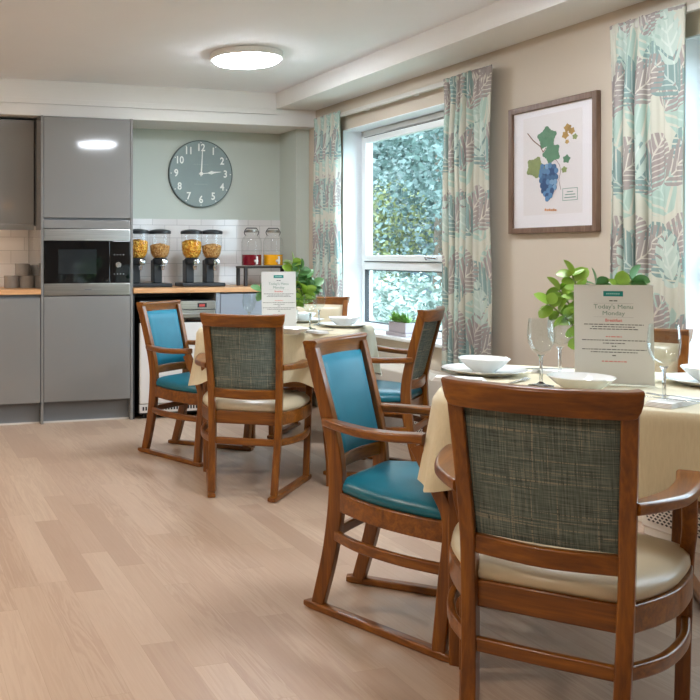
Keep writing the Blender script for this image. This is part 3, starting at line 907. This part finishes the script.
def rail(y0, y1, label):
    t = thing('curtain_rail', label, 'curtain rail', (XW - .06, (y0 + y1) / 2, 2.165), group='curtain rails')
    L_ = (y1 - y0) / 2
    bx(-.012, .012, -L_, L_, -.014, .014).build('track', 'rail_metal', t, bevel=.003, smooth=False)
    for k in range(4): bx(.012, .06, -L_ + .1 + k * (2 * L_ - .2) / 3, -L_ + .13 + k * (2 * L_ - .2) / 3, -.006, .020).build('bracket', 'upvc', t, smooth=False)
rail(4.22, 6.2, 'long pale curtain rail over the far window')
rail(1.0, 3.29, 'pale curtain rail over the near window at the right edge')

# ------------------------------------------------------------------ chairs
def make_chair(kind):
    seat_m, back_m = ('teal_vinyl', 'teal_back_vinyl') if kind == 'teal' else ('cream_vinyl', 'cream_vinyl')
    t = thing('dining_chair', 'chair', 'chair', group='wooden armchairs around the two tables')
    W = 'chair_wood'
    zt = .885
    for s in (-1, 1):
        # rear leg running up into the back post
        p = bez([(s * .150, -.275, .022), (s * .158, -.225, .22), (s * .164, -.200, .42), (s * .168, -.215, .58), (s * .178, -.285, zt - .025)], 6)
        hh = [.040 + .012 * (1 - abs(i / (len(p) - 1) - .45) * 1.8) for i in range(len(p))]
        MB().sweep(p, .034, hh, (0, 1, 0), .14).build('rear_leg', W, t)
        # front leg curving up to the arm
        p = bez([(s * .256, .170, .022), (s * .260, .190, .22), (s * .265, .205, .40), (s * .273, .170, .50), (s * .274, .112, .612)], 6)
        MB().sweep(p, .034, [.040] * len(p), (0, 1, 0), .14).build('front_leg', W, t)
        # armrest bowing outwards
        p = bez([(s * .180, -.235, .628), (s * .218, -.16, .626), (s * .255, -.06, .624), (s * .273, .04, .628), (s * .275, .100, .633), (s * .273, .132, .634)], 6)
        n_ = len(p)
        MB().sweep(p, [.032 + .024 * min(1, i / (n_ * .35)) for i in range(n_)], .028, (0, 0, 1), .3).build('armrest', 'chair_wood_y', t)
        # ground runner
        p = [(s * .143, -.320, .013), (s * .150, -.30, .013), (s * .259, .185, .013), (s * .262, .208, .013)]
        MB().sweep(p, .038, [.018, .026, .026, .018], (0, 0, 1), .25).build('runner', 'chair_wood_y', t)
        # bowed side stretcher
        p = bez([(s * .160, -.215, .262), (s * .228, -.10, .262), (s * .264, .05, .262), (s * .264, .195, .262)], 6)
        MB().sweep(p, .020, .034, (0, 0, 1), .3).build('stretcher', 'chair_wood_y', t)
    MB().sweep(bez([(-.158, -.222, .262), (0, -.225, .262), (.158, -.222, .262)], 4), .020, .034, (0, 0, 1), .3).build('stretcher', 'chair_wood_x', t)
    # seat frame, D-shaped plan
    def plan(ins=0.0):
        R_ = [(.168 - ins, -.205 + ins), (.215 - ins, -.12), (.256 - ins, -.02), (.276 - ins, .09), (.280 - ins, .17), (.268 - ins, .225 - ins * .5), (.215 - ins, .250 - ins), (.11, .262 - ins), (0, .266 - ins)]
        Lf = [(-x, y) for x, y in reversed(R_[:-1])]
        return R_ + Lf
    def smoothplan(ins):
        P_ = plan(ins); P3 = [(x, y, 0) for x, y in P_]
        return [(v.x, v.y) for v in bez(P3, 3)]
    o = smoothplan(0); i_ = smoothplan(.024)
    rs = [[(*p, .342) for p in o], [(*p, .404) for p in o], [(*p, .404) for p in i_], [(*p, .342) for p in i_]]
    MB().rings(rs, close=True).build('seat_frame', 'chair_wood_x', t, bevel=.003)
    # puffed cushion
    rs = []
    for ins, z in ((.030, .392), (.012, .403), (.004, .416), (.006, .430), (.018, .444), (.050, .457), (.100, .465), (.16, .468)):
        q = smoothplan(0)
        cxm, cym = 0, .03
        rs.append([(cxm + (x - cxm) * (1 - ins / .25), cym + (y - cym) * (1 - ins / .24), z) for x, y in q])
    MB().rings(rs).build('seat_cushion', seat_m, t, angle=60)
    # back: lower rail, top rail, padded panel (vinyl to the sitter, tweed behind)
    def back_y(z): return -.215 - (z - .58) / (.86 - .58) * .07 if z > .5 else -.205
    p = bez([(-.166, back_y(.50), .494), (0, back_y(.50) - .022, .490), (.166, back_y(.50), .494)], 6)
    MB().sweep(p, .022, .046, (0, 0, 1), .25).build('lower_rail', 'chair_wood_x', t)
    zc = zt - .030
    p = bez([(-.198, -.282, zc + .004), (-.165, -.292, zc), (-.09, -.306, zc - .001), (0, -.312, zc - .002), (.09, -.306, zc - .001), (.165, -.292, zc), (.198, -.282, zc + .004)], 4)
    n_ = len(p)
    m = MB(); rs = []
    for i, q in enumerate(p):
        k = abs(i / (n_ - 1) * 2 - 1)
        e = max(0, (k - .80) / .2)
        tvec = (p[min(i + 1, n_ - 1)] - p[max(i - 1, 0)]).normalized(); nrm = Vector((-tvec.y, tvec.x, 0))
        d0, d1 = .016, .022
        ring = []
        zb = q.z - .030 + .030 * e ** 1.5; zu = q.z + .030
        for a, z in ((-d0, zb), (-d1, zb + (zu - zb) * .55), (-d1 - .004, zu - .006), (-d1 + .002, zu), (d1 - .006, zu), (d1, zu - .006), (d0, zb + (zu - zb) * .5), (d0, zb)):
            ring.append(q + nrm * a + Vector((0, 0, z - q.z)))
        rs.append(ring)
    m.rings(rs); m.build('top_rail', 'chair_wood_x', t, bevel=.002, angle=50)
    # back pads
    def pad(side, name, mat, th):
        nx, nz = 14, 12; z0, z1 = .517, .832; vs = []; fs = []
        for layer in (0, 1):
            for j in range(nz + 1):
                for i in range(nx + 1):
                    u = i / nx * 2 - 1; v = j / nz
                    z = z0 + (z1 - z0) * v
                    hw = .150 + .010 * v
                    bow = -.018 * (1 - u * u)
                    edge = min(1, (1 - abs(u)) / .14) ** .5 * min(1, min(v, 1 - v) / .08) ** .5 if 0 < v < 1 and abs(u) < 1 else 0
                    y = back_y(z) + bow - .002 * side
                    if layer: y += side * (.006 + th * edge)
                    vs.append((u * hw, y, z - (.010 * (1 - u * u) if j == nz else 0) * 0))
        N_ = (nx + 1) * (nz + 1)
        for j in range(nz):
            for i in range(nx):
                a = j * (nx + 1) + i; q = (a, a + 1, a + nx + 2, a + nx + 1)
                fs.append(q); fs.append(tuple(N_ + k for k in reversed(q)))
        rim = [i for i in range(nx + 1)] + [j * (nx + 1) + nx for j in range(1, nz + 1)] + [nz * (nx + 1) + i for i in range(nx - 1, -1, -1)] + [j * (nx + 1) for j in range(nz - 1, 0, -1)]
        for k in range(len(rim)):
            a, b_ = rim[k], rim[(k + 1) % len(rim)]; fs.append((a, b_, b_ + N_, a + N_))
        MB().add(vs, fs).build(name, mat, t, angle=60)
    pad(1, 'backrest_pad', back_m, .016)
    pad(-1, 'backrest_rear_panel', 'tweed', .004)
    return t
teal_chair = make_chair('teal'); cream_chair = make_chair('cream')
used = set()
def place_chair(kind, mid, face, label):
    """mid = point on the floor midway between the rear feet; face = heading of the sitter in degrees"""
    src = teal_chair if kind == 'teal' else cream_chair
    o = src if kind not in used else copy_tree(src)
    used.add(kind)
    d = Vector((cos(radians(face)), sin(radians(face)), 0))
    loc = Vector((*mid, 0)) + d * .275
    place(o, loc, radians(face - 90), label)
    return o
T1 = (2.15, 4.60); T2 = (2.095, 2.25)
CH = [
 ('teal', (1.605, 5.22), -54, 'teal vinyl armchair at the far table nearest the kitchen cabinets'),
 ('cream', (1.65, 4.03), 58, 'cream-seated armchair at the far table with tweed back towards us'),
 ('teal', (1.499, 2.787), -55, 'large teal vinyl armchair in the middle foreground at the near table'),
 ('cream', (1.385, 1.668), 41.5, 'cream-seated armchair in the right foreground with tweed back towards us'),
 ('teal', (2.76, 4.16), 132, 'teal-seated armchair by the window between the two tables'),
 ('cream', (2.82, 5.54), -122, 'cream-backed armchair behind the far table below the corner curtain'),
 ('cream', (2.787, 2.845), -139, 'cream-backed armchair behind the near table at the right edge'),
]
for c_ in CH: place_chair(*c_)

# ------------------------------------------------------------------ tables and cloths
TH = .772
def dining_table(c, half, rot, label, label2, fall=.235):
    t = thing('dining_table', label, 'table', (*c, 0), rot, 'square dining tables under cream cloths')
    ht = half - .008
    top = [[(ht * k / ((abs(cos(a)) ** 8 + abs(sin(a)) ** 8) ** .125) * cos(a), ht * k / ((abs(cos(a)) ** 8 + abs(sin(a)) ** 8) ** .125) * sin(a), z) for a in (2 * pi * i / 96 for i in range(96))] for k, z in ((.985, TH - .028), (1, TH - .024), (1, TH - .010), (.985, TH - .006))]
    MB().rings(top).build('tabletop', 'chair_wood_x', t)
    m = MB(); a = half - .07
    for s in (-1, 1):
        m.box(-a, a, s * a - .01, s * a + .01, TH - .10, TH - .026); m.box(s * a - .01, s * a + .01, -a, a, TH - .10, TH - .026)
    m.build('apron', 'chair_wood_x', t, smooth=False)
    for sx in (-1, 1):
        for sy in (-1, 1):
            q = half - .065
            MB().sweep([(sx * q, sy * q, 0), (sx * q, sy * q, .35), (sx * q, sy * q, TH - .026)], [.040, .046, .050], [.040, .046, .050], (0, 1, 0), .15).build('leg', 'chair_wood', t)
    # cloth: flat top, then falls in soft folds
    m = MB(); n = 200; rs = []
    ex = 8.0
    def R(a, h): return h / ((abs(cos(a)) ** ex + abs(sin(a)) ** ex) ** (1 / ex))
    rnd_ = random.Random(int(c[1] * 10)); p1, p2 = rnd_.uniform(0, 6), rnd_.uniform(0, 6)
    for f_ in (.02, .5, .9, .985, 1.0):
        rs.append([(R(a, half * f_) * cos(a), R(a, half * f_) * sin(a), TH + (0 if f_ < 1 else -.002)) for a in (2 * pi * i / n for i in range(n))])
    for k in range(1, 13):
        v = k / 12; ring = []
        for i in range(n):
            a = 2 * pi * i / n
            corner = max(0, cos(4 * (a - pi / 4))) ** 3
            fold = sin(14 * a + p1) * .014 + sin(9 * a + p2) * .012 + corner * (.035 + .018 * sin(40 * (a - pi / 4)))
            rr_ = R(a, half + .008) + v * .012 + fold * v ** 1.1 + .004
            drop = fall + .045 * corner + .006 * sin(14 * a + p1)
            ring.append((rr_ * cos(a), rr_ * sin(a), TH - .002 - drop * v))
        rs.append(ring)
    m.rings(rs, cap=False)
    m.f.append(tuple(range(n - 1, -1, -1)))
    o = m.build('tablecloth', 'tablecloth', None, angle=180)
    o.location = (*c, 0); o.rotation_euler = (0, 0, rot)
    tag(o, label2, 'tablecloth', 'cream tablecloths')
dining_table(T1, .402, radians(47), 'wooden dining table under the cloth near the kitchen', 'cream tablecloth on the far table near the kitchen', .25)
dining_table(T2, .435, radians(47), 'wooden dining table under the cloth in the right foreground', 'cream tablecloth on the near table at the right', .215)
TZ = TH + .0006

# ------------------------------------------------------------------ tableware
def mk_bowl(r, h):
    return MB().lathe([(r * .42, 0), (r * .45, .004), (r * .72, h * .45), (r, h), (r * .985, h + .002), (r * .96, h), (r * .68, h * .5), (r * .42, .010), (.001, .008)], n=48)
def mk_plate(r):
    return MB().lathe([(r * .6, 0), (r * .66, .002), (r, .018), (r * .995, .020), (r * .66, .007), (.001, .006)], n=56)
def bowl(x, y, z, r, h, label):
    o = mk_bowl(r, h).build('bowl', 'white_china'); o.location = (x, y, z); return tag(o, label, 'bowl', 'white china bowls')
def plate(x, y, z, r, label):
    o = mk_plate(r).build('plate', 'white_china'); o.location = (x, y, z); return tag(o, label, 'plate', 'white china plates')
_goblet = []
def goblet(x, y, z, label, s=1.0):
    if not _goblet:
        t = thing('wine_glass', label, 'glass', group='stemmed wine glasses')
        H = .185
        prof = [(.033, 0), (.033, .002), (.012, .006), (.0045, .012), (.004, .045), (.0045, .078), (.010, .086), (.024, .098), (.033, .118), (.0355, .140), (.034, .165), (.0315, H),
                (.0305, H), (.0330, .165), (.0343, .140), (.0318, .119), (.0225, .101), (.001, .092)]
        MB().lathe(prof[:7] + [(.001, .086)], n=36).build('stem', 'clear_glass', t)
        MB().lathe([(.001, .0862), (.010, .0864)] + prof[7:], n=36).build('glass_bowl', 'goblet_glass', t)
        _goblet.append(t); o = t
    else:
        o = copy_tree(_goblet[0])
    place(o, (x, y, z), 0, label); o.scale = (s, s, s); return o
def napkin(x, y, z, rz, w, l, label):
    m = MB()
    for k in range(4):
        s_ = 1 - .04 * k
        m.box(-w / 2 * s_, w / 2 * s_, -l / 2 * s_, l / 2 * s_, .003 * k, .003 * k + .0026)
    o = m.build('napkin', 'linen_white', None, bevel=.001); o.location = (x, y, z); o.rotation_euler = (0, 0, rz)
    return tag(o, label, 'napkin', 'folded white napkins')
def spoon(x, y, z, rz, label):
    m = MB()
    m.sweep(bez([(0, -.10, .003), (0, -.04, .003), (0, .03, .006), (0, .05, .004)], 5), [.012] * 4 + [.010] * 4 + [.007] * 4 + [.006] * 4, .002, (0, 0, 1), .3)
    rs = []
    for k in range(9):
        f_ = k / 8; w = .022 * sin(pi * min(.98, max(.06, f_))) ** .6
        rs.append([(sx * w, .05 + .055 * f_, .003 + (abs(sx) ** 2) * .004 + dz) for sx, dz in ((-1, .001), (-.5, .001), (0, .001), (.5, .001), (1, .001), (1, 0), (.5, 0), (0, 0), (-.5, 0), (-1, 0))])
    m.rings(rs); o = m.build('spoon', 'silver', None, angle=80); o.location = (x, y, z); o.rotation_euler = (0, 0, rz)
    return tag(o, label, 'spoon', 'silver spoons')
def fork(x, y, z, rz, label):
    m = MB(); m.sweep(bez([(0, -.10, .003), (0, -.03, .003), (0, .04, .006)], 5), [.012] * 4 + [.009] * 4 + [.007] * 3, .002, (0, 0, 1), .3)
    m.sweep([(0, .04, .005), (0, .05, .004), (0, .062, .003)], [.008, .020, .022], .002, (0, 0, 1), .2)
    for k in range(4): m.sweep([(-.009 + .006 * k, .062, .003), (-.009 + .006 * k, .10, .006)], .003, .002, (0, 0, 1), .2)
    o = m.build('fork', 'silver', None, angle=60); o.location = (x, y, z); o.rotation_euler = (0, 0, rz)
    return tag(o, label, 'fork', 'silver forks')
def knife(x, y, z, rz, label):
    m = MB(); m.sweep([(0, -.11, .003), (0, -.02, .003), (0, 0, .003), (0, .06, .003), (0, .11, .003)], [.014, .012, .010, .018, .006], .003, (0, 0, 1), .2)
    o = m.build('knife', 'silver', None, angle=60); o.location = (x, y, z); o.rotation_euler = (0, 0, rz)
    return tag(o, label, 'knife', 'silver knives')

# picture ray onto a horizontal plane: used to read the spot of small table things
CT, ST = cos(THETA), sin(THETA)
def at(u, v, z=TZ):
    a = (u - CX) / FPX; r = (a * CT + ST, CT - a * ST, -(v - CY) / FPX); k = (z - CAMH) / r[2]
    return (r[0] * k, r[1] * k)

# near table
x, y = at(484, 374); plate(x, y, TZ, .135, 'white plate under the bowl at the left of the near table')
bowl(x, y, TZ + .0075, .083, .045, 'white bowl stacked on the plate left on the near table')
x, y = at(459, 381); napkin(x, y, TZ, radians(50), .075, .16, 'folded napkin left of the stacked bowl and plate')
x, y = at(581, 391); bowl(x, y, TZ, .092, .042, 'shallow white bowl in front of the near menu')
x, y = at(541, 386); goblet(x, y, TZ, 'left of the two wine glasses beside the near menu', 1.1)
x, y = at(560, 376); goblet(x, y, TZ, 'right of the two wine glasses beside the near menu', 1.1)
x, y = at(664, 403); goblet(x, y, TZ, 'wine glass right of the near menu', 1.14)
x, y = at(553, 373); napkin(x, y, TZ, radians(10), .10, .10, 'napkin behind the pair of wine glasses')
knife(x, y, TZ + .0125, radians(80), 'knife lying on the napkin behind the pair of wine glasses')
x, y = at(515, 383); fork(x, y, TZ, radians(-60), 'fork beside the left plate on the near table')
x, y = at(674, 404); napkin(x, y, TZ, radians(-70), .07, .19, 'napkin with cutlery at the right front edge of near table')
spoon(x - .045, y + .01, TZ + .0125, radians(35), 'spoon on the napkin at the right front of near table')
fork(x + .03, y - .012, TZ + .0125, radians(25), 'fork on the napkin at the right front of near table')
x, y = at(712, 385); plate(x, y, TZ, .135, 'white plate cut by the right picture edge')
bowl(x, y, TZ + .0075, .085, .045, 'white bowl cut by the right picture edge')
# far table
x, y = at(344, 327); plate(x, y, TZ, .135, 'white plate under the bowl at the right of the far table')
bowl(x, y, TZ + .0075, .085, .045, 'white bowl stacked on the plate right on the far table')
x, y = at(226, 325); plate(x, y, TZ, .13, 'white plate under the bowl at the left of the far table')
bowl(x, y, TZ + .0075, .085, .042, 'white bowl at the left of the far table')
x, y = at(302, 322); plate(x, y, TZ, .13, 'white plate behind the far menu')
bowl(x, y, TZ + .0075, .085, .045, 'white bowl behind the far menu')
x, y = at(292, 334); bowl(x, y, TZ, .088, .030, 'low white dish in front of the far menu')
x, y = at(249, 328); goblet(x, y, TZ, 'wine glass left of the far menu', 1.0)
x, y = at(310, 329); goblet(x, y, TZ, 'left of the two wine glasses beside the far menu', .98)
x, y = at(319, 325); goblet(x, y, TZ, 'right of the two wine glasses beside the far menu', 1.0)
x, y = at(316, 333); napkin(x, y, TZ, radians(15), .07, .12, 'napkin in front of the glasses on the far table')
spoon(x - .015, y, TZ + .0125, radians(60), 'spoon on the napkin on the far table')

# menus in acrylic stands
def menu(x, y, rz, label, w):
    t = thing('menu_stand', label, 'menu', (x, y, TZ), rz, 'menus in clear stands')
    h = .305
    tilt = Matrix.Rotation(radians(-5), 4, 'X')
    bx(-w - .002, w + .002, -.001, .0035, .004, h + .004).xf(tilt).build('acrylic_holder', 'thin_plastic', t, smooth=False)
    bx(-w - .002, w + .002, -.035, .045, 0, .003).build('acrylic_base', 'thin_plastic', t, smooth=False)
    bx(-w, w, -.0035, -.0012, .004, h).xf(tilt).build('menu_sheet', 'paper', t, smooth=False)
    def T(z): v = tilt @ Vector((0, -.0042, z)); return v
    R_ = (radians(90 - 5), 0, 0)
    m = MB(); m.box(-.027, .027, -.0042, -.0036, .270, .286); m.xf(tilt).build('logo_block', 'logo_teal', t, smooth=False)
    m = MB()
    for k in range(7): m.box(-.019 + k * .0055, -.0155 + k * .0055, -.0046, -.0042, .276, .280)
    m.xf(tilt).build('logo_lettering', 'logo_text', t, smooth=False)
    text('menu_heading', "Today's Menu", .0185, 'ink_green', t, T(.238), R_, .0002, sx=1.05)
    text('menu_heading', 'Monday', .0185, 'ink_green', t, T(.218), R_, .0002, sx=1.05)
    text('menu_heading', 'Breakfast', .0125, 'ink_red', t, T(.1965), R_, .0002, bold=.0003)
    rl = random.Random(5)
    m = MB(); m2 = MB()
    m.box(-.055, .055, -.0041, -.0036, .2485, .2489); m.box(-.055, .055, -.0041, -.0036, .2065, .2069)
    def line(mm, z, hw, hh=.0016):
        xx = -hw
        while xx < hw:
            l = rl.uniform(.004, .013); mm.box(xx, min(hw, xx + l), -.0041, -.0036, z - hh, z + hh); xx += l + .0022
    line(m2, .2565, .011)
    for z, hw in ((.184, .082), (.177, .060), (.170, .066), (.136, .088), (.127, .030), (.108, .088), (.100, .064)): line(m2, z, hw, .0013)
    line(m2, .118, .006); line(m2, .090, .005)
    m.xf(tilt).build('rule_line', 'ink', t, smooth=False); m2.xf(tilt).build('menu_lettering', 'ink_mid', t, smooth=False)
    m3 = MB(); line(m3, .147, .022); line(m3, .072, .034); m3.xf(tilt).build('menu_subheading', 'ink_red', t, smooth=False)
    return t
# near: sheet faces back towards the camera, turned slightly
menu(2.129, 2.238, -THETA + radians(-22) * 0 - radians(18), "clear stand with today's menu on the near table", .109)
menu(2.055, 4.50, -THETA + radians(2), "clear stand with today's menu on the far table", .094)

# ------------------------------------------------------------------ plants
def leaf_pts(L_, W, n=10, round_=True, curl=.15):
    """one leaf outline in x (across), y (along) with a fold; returns verts, faces"""
    vs, fs = [], []
    for i in range(n + 1):
        f_ = i / n
        w = W / 2 * (sin(pi * f_) ** (.55 if round_ else .9))
        z = -curl * L_ * f_ * f_
        vs += [(-w, L_ * f_, z + w * .25), (0, L_ * f_, z), (w, L_ * f_, z + w * .25)]
    for i in range(n):
        a = 3 * i; fs += [(a, a + 1, a + 4, a + 3), (a + 1, a + 2, a + 5, a + 4)]
    return vs, fs
def add_leaf(m, pos, dirv, L_, W, roll=0, round_=True, curl=.15):
    vs, fs = leaf_pts(L_, W, 8, round_, curl)
    d = Vector(dirv).normalized(); up = Vector((0, 0, 1)) if abs(d.z) < .95 else Vector((1, 0, 0))
    sx = d.cross(up).normalized(); nz = sx.cross(d).normalized()
    R_ = Matrix((sx, d, nz)).transposed().to_4x4()
    mt = Matrix.Translation(pos) @ R_ @ Matrix.Rotation(roll, 4, 'Y')
    m.add([mt @ Vector(v) for v in vs], fs)
def potted_plant(x, y, label, sprigs, leafmat, ls, name='potted_plant', rz=0, potr=.05, poth=.085, group='potted plants in the middle of the tables'):
    t = thing(name, label, 'plant', (x, y, TZ), rz, group)
    MB().lathe([(potr * .72, 0), (potr * .78, .003), (potr, poth), (potr * .94, poth), (potr * .9, poth - .01), (.001, poth - .012)], n=28).build('pot', 'white_china', t)
    rp = random.Random(int(x * 100))
    st = MB()
    for (dx, dy, h_, bend) in sprigs:
        base = Vector((dx * .1, dy * .1, poth - .02)); tip = Vector((dx, dy, h_))
        mid = (base + tip) / 2 + Vector((0, 0, bend))
        path = bez([base, mid, tip], 8); st.tube(path, [.003] * (len(path) - 1) + [.0015], 6)
        lm = MB(); k = len(path)
        for i in range(4, k, 2):
            p = path[i]; tv = (path[min(i + 1, k - 1)] - path[i - 1]).normalized()
            for s in (-1, 1):
                sd = tv.cross(Vector((0, 1, 0))).normalized() * s
                dv = sd * rp.uniform(.7, 1.1) + tv * rp.uniform(.2, .7) + Vector((0, rp.uniform(-.4, .4), 0))
                l_ = ls * rp.uniform(.75, 1.15)
                add_leaf(lm, p, dv, l_, l_ * .85, rp.uniform(-1.3, 1.3), True, .12)
        add_leaf(lm, path[-1], (path[-1] - path[-2]), ls * 1.1, ls * .95, rp.uniform(-1, 1))
        lm.build('leaf_sprig', leafmat[rp.randrange(len(leafmat))], t, angle=180)
    st.build('stem', 'stem_green', t)
    return t
potted_plant(2.21, 2.38, 'round-leaved green plant behind the near menu',
             [(-.15, .02, .235, .02), (-.085, 0, .33, .02), (-.115, .04, .28, .02), (-.01, .02, .30, .01), (.055, 0, .29, .01), (.10, .03, .315, .02), (.01, .08, .24, .02)],
             ['leaf_round', 'leaf_round', 'leaf_round_dark'], .052, rz=-THETA - .2)
potted_plant(2.21, 4.70, 'bushy green plant behind the far menu',
             [(-.16, 0, .19, .02), (.06, 0, .31, .02), (.10, .03, .26, .02), (.02, .02, .35, .02), (.14, .0, .22, .02), (.09, -.03, .18, .02), (-.09, 0, .22, .02)],
             ['leaf_deep', 'leaf_round_dark', 'leaf_round'], .062, rz=-THETA)
# succulents on the window board
t = thing('potted_succulent', 'leafy succulent in a lilac-grey pot on the far window sill', 'plant', (XW + .035, 5.17, W1[2] + .0015))
bx(-.045, .045, -.12, .12, 0, .022).build('tray', 'concrete_pot', t, bevel=.003)
bx(-.036, .036, -.10, .10, .022, .088).build('pot', 'concrete_pot', t, bevel=.004)
rp = random.Random(11)
for cy_ in (-.06, 0, .06):
    lm = MB()
    for k in range(34):
        a = rp.uniform(0, 6.28); el = rp.uniform(.35, 1.4)
        add_leaf(lm, (0, cy_ + rp.uniform(-.02, .02), .082), (cos(a) * cos(el), sin(a) * cos(el), sin(el)), rp.uniform(.045, .085), .018, rp.uniform(-.5, .5), False, .2)
    lm.build('rosette', 'leaf_succulent', t, angle=180)

# ------------------------------------------------------------------ garden outside
o = bx(XO, 26, -8, 32, -.45, -.30).build('lawn', 'grass', smooth=False); struct(o); o.name = 'ground'
def tree(x, y, h, r, n, mat, label, name='tree', trunk=True, ls=.10, low=.2, group=None):
    t = thing(name, label, 'tree' if name == 'tree' else 'bush', (x, y, -.30), group=group)
    rr_ = random.Random(int(x * 17 + y * 31))
    if trunk: MB().tube([(0, 0, 0), (.03, 0, h * .4), (0, .02, h * .8)], [.12, .08, .03], 10).build('trunk', 'bark', t)
    m = MB()
    lobes = [(rr_.uniform(-.55, .55) * r, rr_.uniform(-.55, .55) * r, h * (low + (1 - low) * rr_.random()), r * rr_.uniform(.35, .6)) for _ in range(16)]
    for k in range(n):
        lx, ly, lz, lr = lobes[k % 16]
        v = Vector((rr_.gauss(0, 1), rr_.gauss(0, 1), rr_.gauss(0, 1))).normalized() * lr * rr_.uniform(.75, 1.05)
        p = Vector((lx, ly, lz)) + v
        if p.z < .05: p.z = .05 + rr_.random() * .2
        d = Vector((rr_.gauss(0, 1), rr_.gauss(0, 1), rr_.gauss(0, .6))).normalized()
        s_ = ls * rr_.uniform(.6, 1.3); side = d.cross(Vector((rr_.gauss(0, 1), rr_.gauss(0, 1), rr_.gauss(0, 1)))).normalized() * s_ * .32
        a = p - d * s_ / 2; b_ = p + d * s_ / 2
        m.add([a, p + side, b_, p - side], [(0, 1, 2, 3)])
    m.build('foliage', mat, t, smooth=False)
tree(7.6, 10.3, 5.2, 1.9, 16000, 'tree_leaf', 'dark blue-green tree outside filling the upper right window')
tree(9.2, 13.6, 6.2, 2.3, 16000, 'tree_leaf', 'tall green tree outside at the window middle')
tree(9.0, 15.2, 2.4, 1.1, 4000, 'tree_leaf_yellow', 'yellow-green bush outside across the window middle', 'bush', False, .12, .3)
tree(8.5, 17.5, 6.6, 2.4, 13000, 'tree_leaf_pale', 'pale green tree furthest outside at the window left')
tree(5.6, 8.6, 1.0, .75, 3500, 'flower_leaf', 'low pale flowering bush just outside the window', 'bush', False, .08, .1)
tree(6.4, 11.0, 1.1, .9, 3500, 'flower_leaf', 'low pale flowering bush further outside by the fence', 'bush', False, .08, .1)
tree(12.5, 6.5, 6, 3.0, 6000, 'tree_leaf', 'broad green tree outside beyond the near window')
t = thing('hedge', 'tall clipped hedge closing the garden behind the trees', 'hedge', (15, 19, -.30))
m = MB(); rh = random.Random(2)
m.rings([[(x_, y_, z_) for x_, z_ in ((5, 0), (5, 5.6), (6.2, 6), (6.2, 0))] for y_ in (-14, 8)])
m.rings([[(x_, y_, z_) for y_, z_ in ((6.5, 0), (6.5, 5.6), (7.7, 6), (7.7, 0))] for x_ in (-9, 6)])
for k in range(16000):
    if k % 2: p = Vector((rh.uniform(-3, 5), 6.5 - rh.uniform(0, .35), rh.uniform(0, 5.9)))
    else: p = Vector((5 - rh.uniform(0, .35), rh.uniform(-14, 7), rh.uniform(0, 5.9)))
    d = Vector((rh.gauss(0, 1), rh.gauss(0, 1), rh.gauss(0, 1))).normalized(); q = d.cross(Vector((rh.gauss(0, 1), rh.gauss(0, 1), rh.gauss(0, 1)))).normalized()
    m.add([p - d * .14, p + q * .06, p + d * .14, p - q * .06], [(0, 1, 2, 3)])
m.build('foliage', 'tree_leaf', t, smooth=False)
t = thing('garden_fence', 'pale blue-grey board fence across the garden', 'fence', (0, 0, -.30))
m = MB()
for k in range(60):
    x = 10.6 - k * .02 ; y = 3 + k * .3
    m.box(10.6, 10.63, y, y + .285, 0, 2.1)
m.build('boards', 'fence_blue', t, smooth=False)
for k in range(10): bx(10.63, 10.73, 3 + k * 2, 3.1 + k * 2, 0, 2.2).build('post', 'fence_blue', t, smooth=False)
t.location = (10.6, 12, -.30)
for ch in t.children: ch.location = (-10.6, -12, 0)

# ------------------------------------------------------------------ pieces of parts go under their part
def nest(root, part, names):
    ps = [c for c in root.children if c.name.split('.')[0] == part]
    if not ps: return
    for c in list(root.children):
        if c.name.split('.')[0] in names:
            c.parent = ps[0]; c.location = c.location - ps[0].location
for o in list(COL.objects):
    if o.parent is not None: continue
    b_ = o.name.split('.')[0]
    if b_ == 'menu_stand': nest(o, 'menu_sheet', ('logo_block', 'menu_heading', 'rule_line', 'menu_lettering', 'menu_subheading', 'logo_lettering'))
    if b_ == 'framed_print': nest(o, 'print', ('vine_leaf', 'vine_stem', 'grape', 'grape_backing', 'print_stamp', 'print_caption'))
    if b_ == 'wall_clock': nest(o, 'dial', ('numeral', 'hour_dot', 'dial_lettering'))
    if b_ == 'microwave_oven': nest(o, 'door', ('door_window',)); nest(o, 'control_panel', ('knob', 'button'))
    if b_ == 'under_counter_oven': nest(o, 'door_top', ('handle',)); nest(o, 'control_panel', ('display', 'display_digits')); nest(o, 'vent_strip', ('vent_slots',))
    if b_.startswith('window_'): nest(o, 'sash', ('handle', 'trickle_vent'))
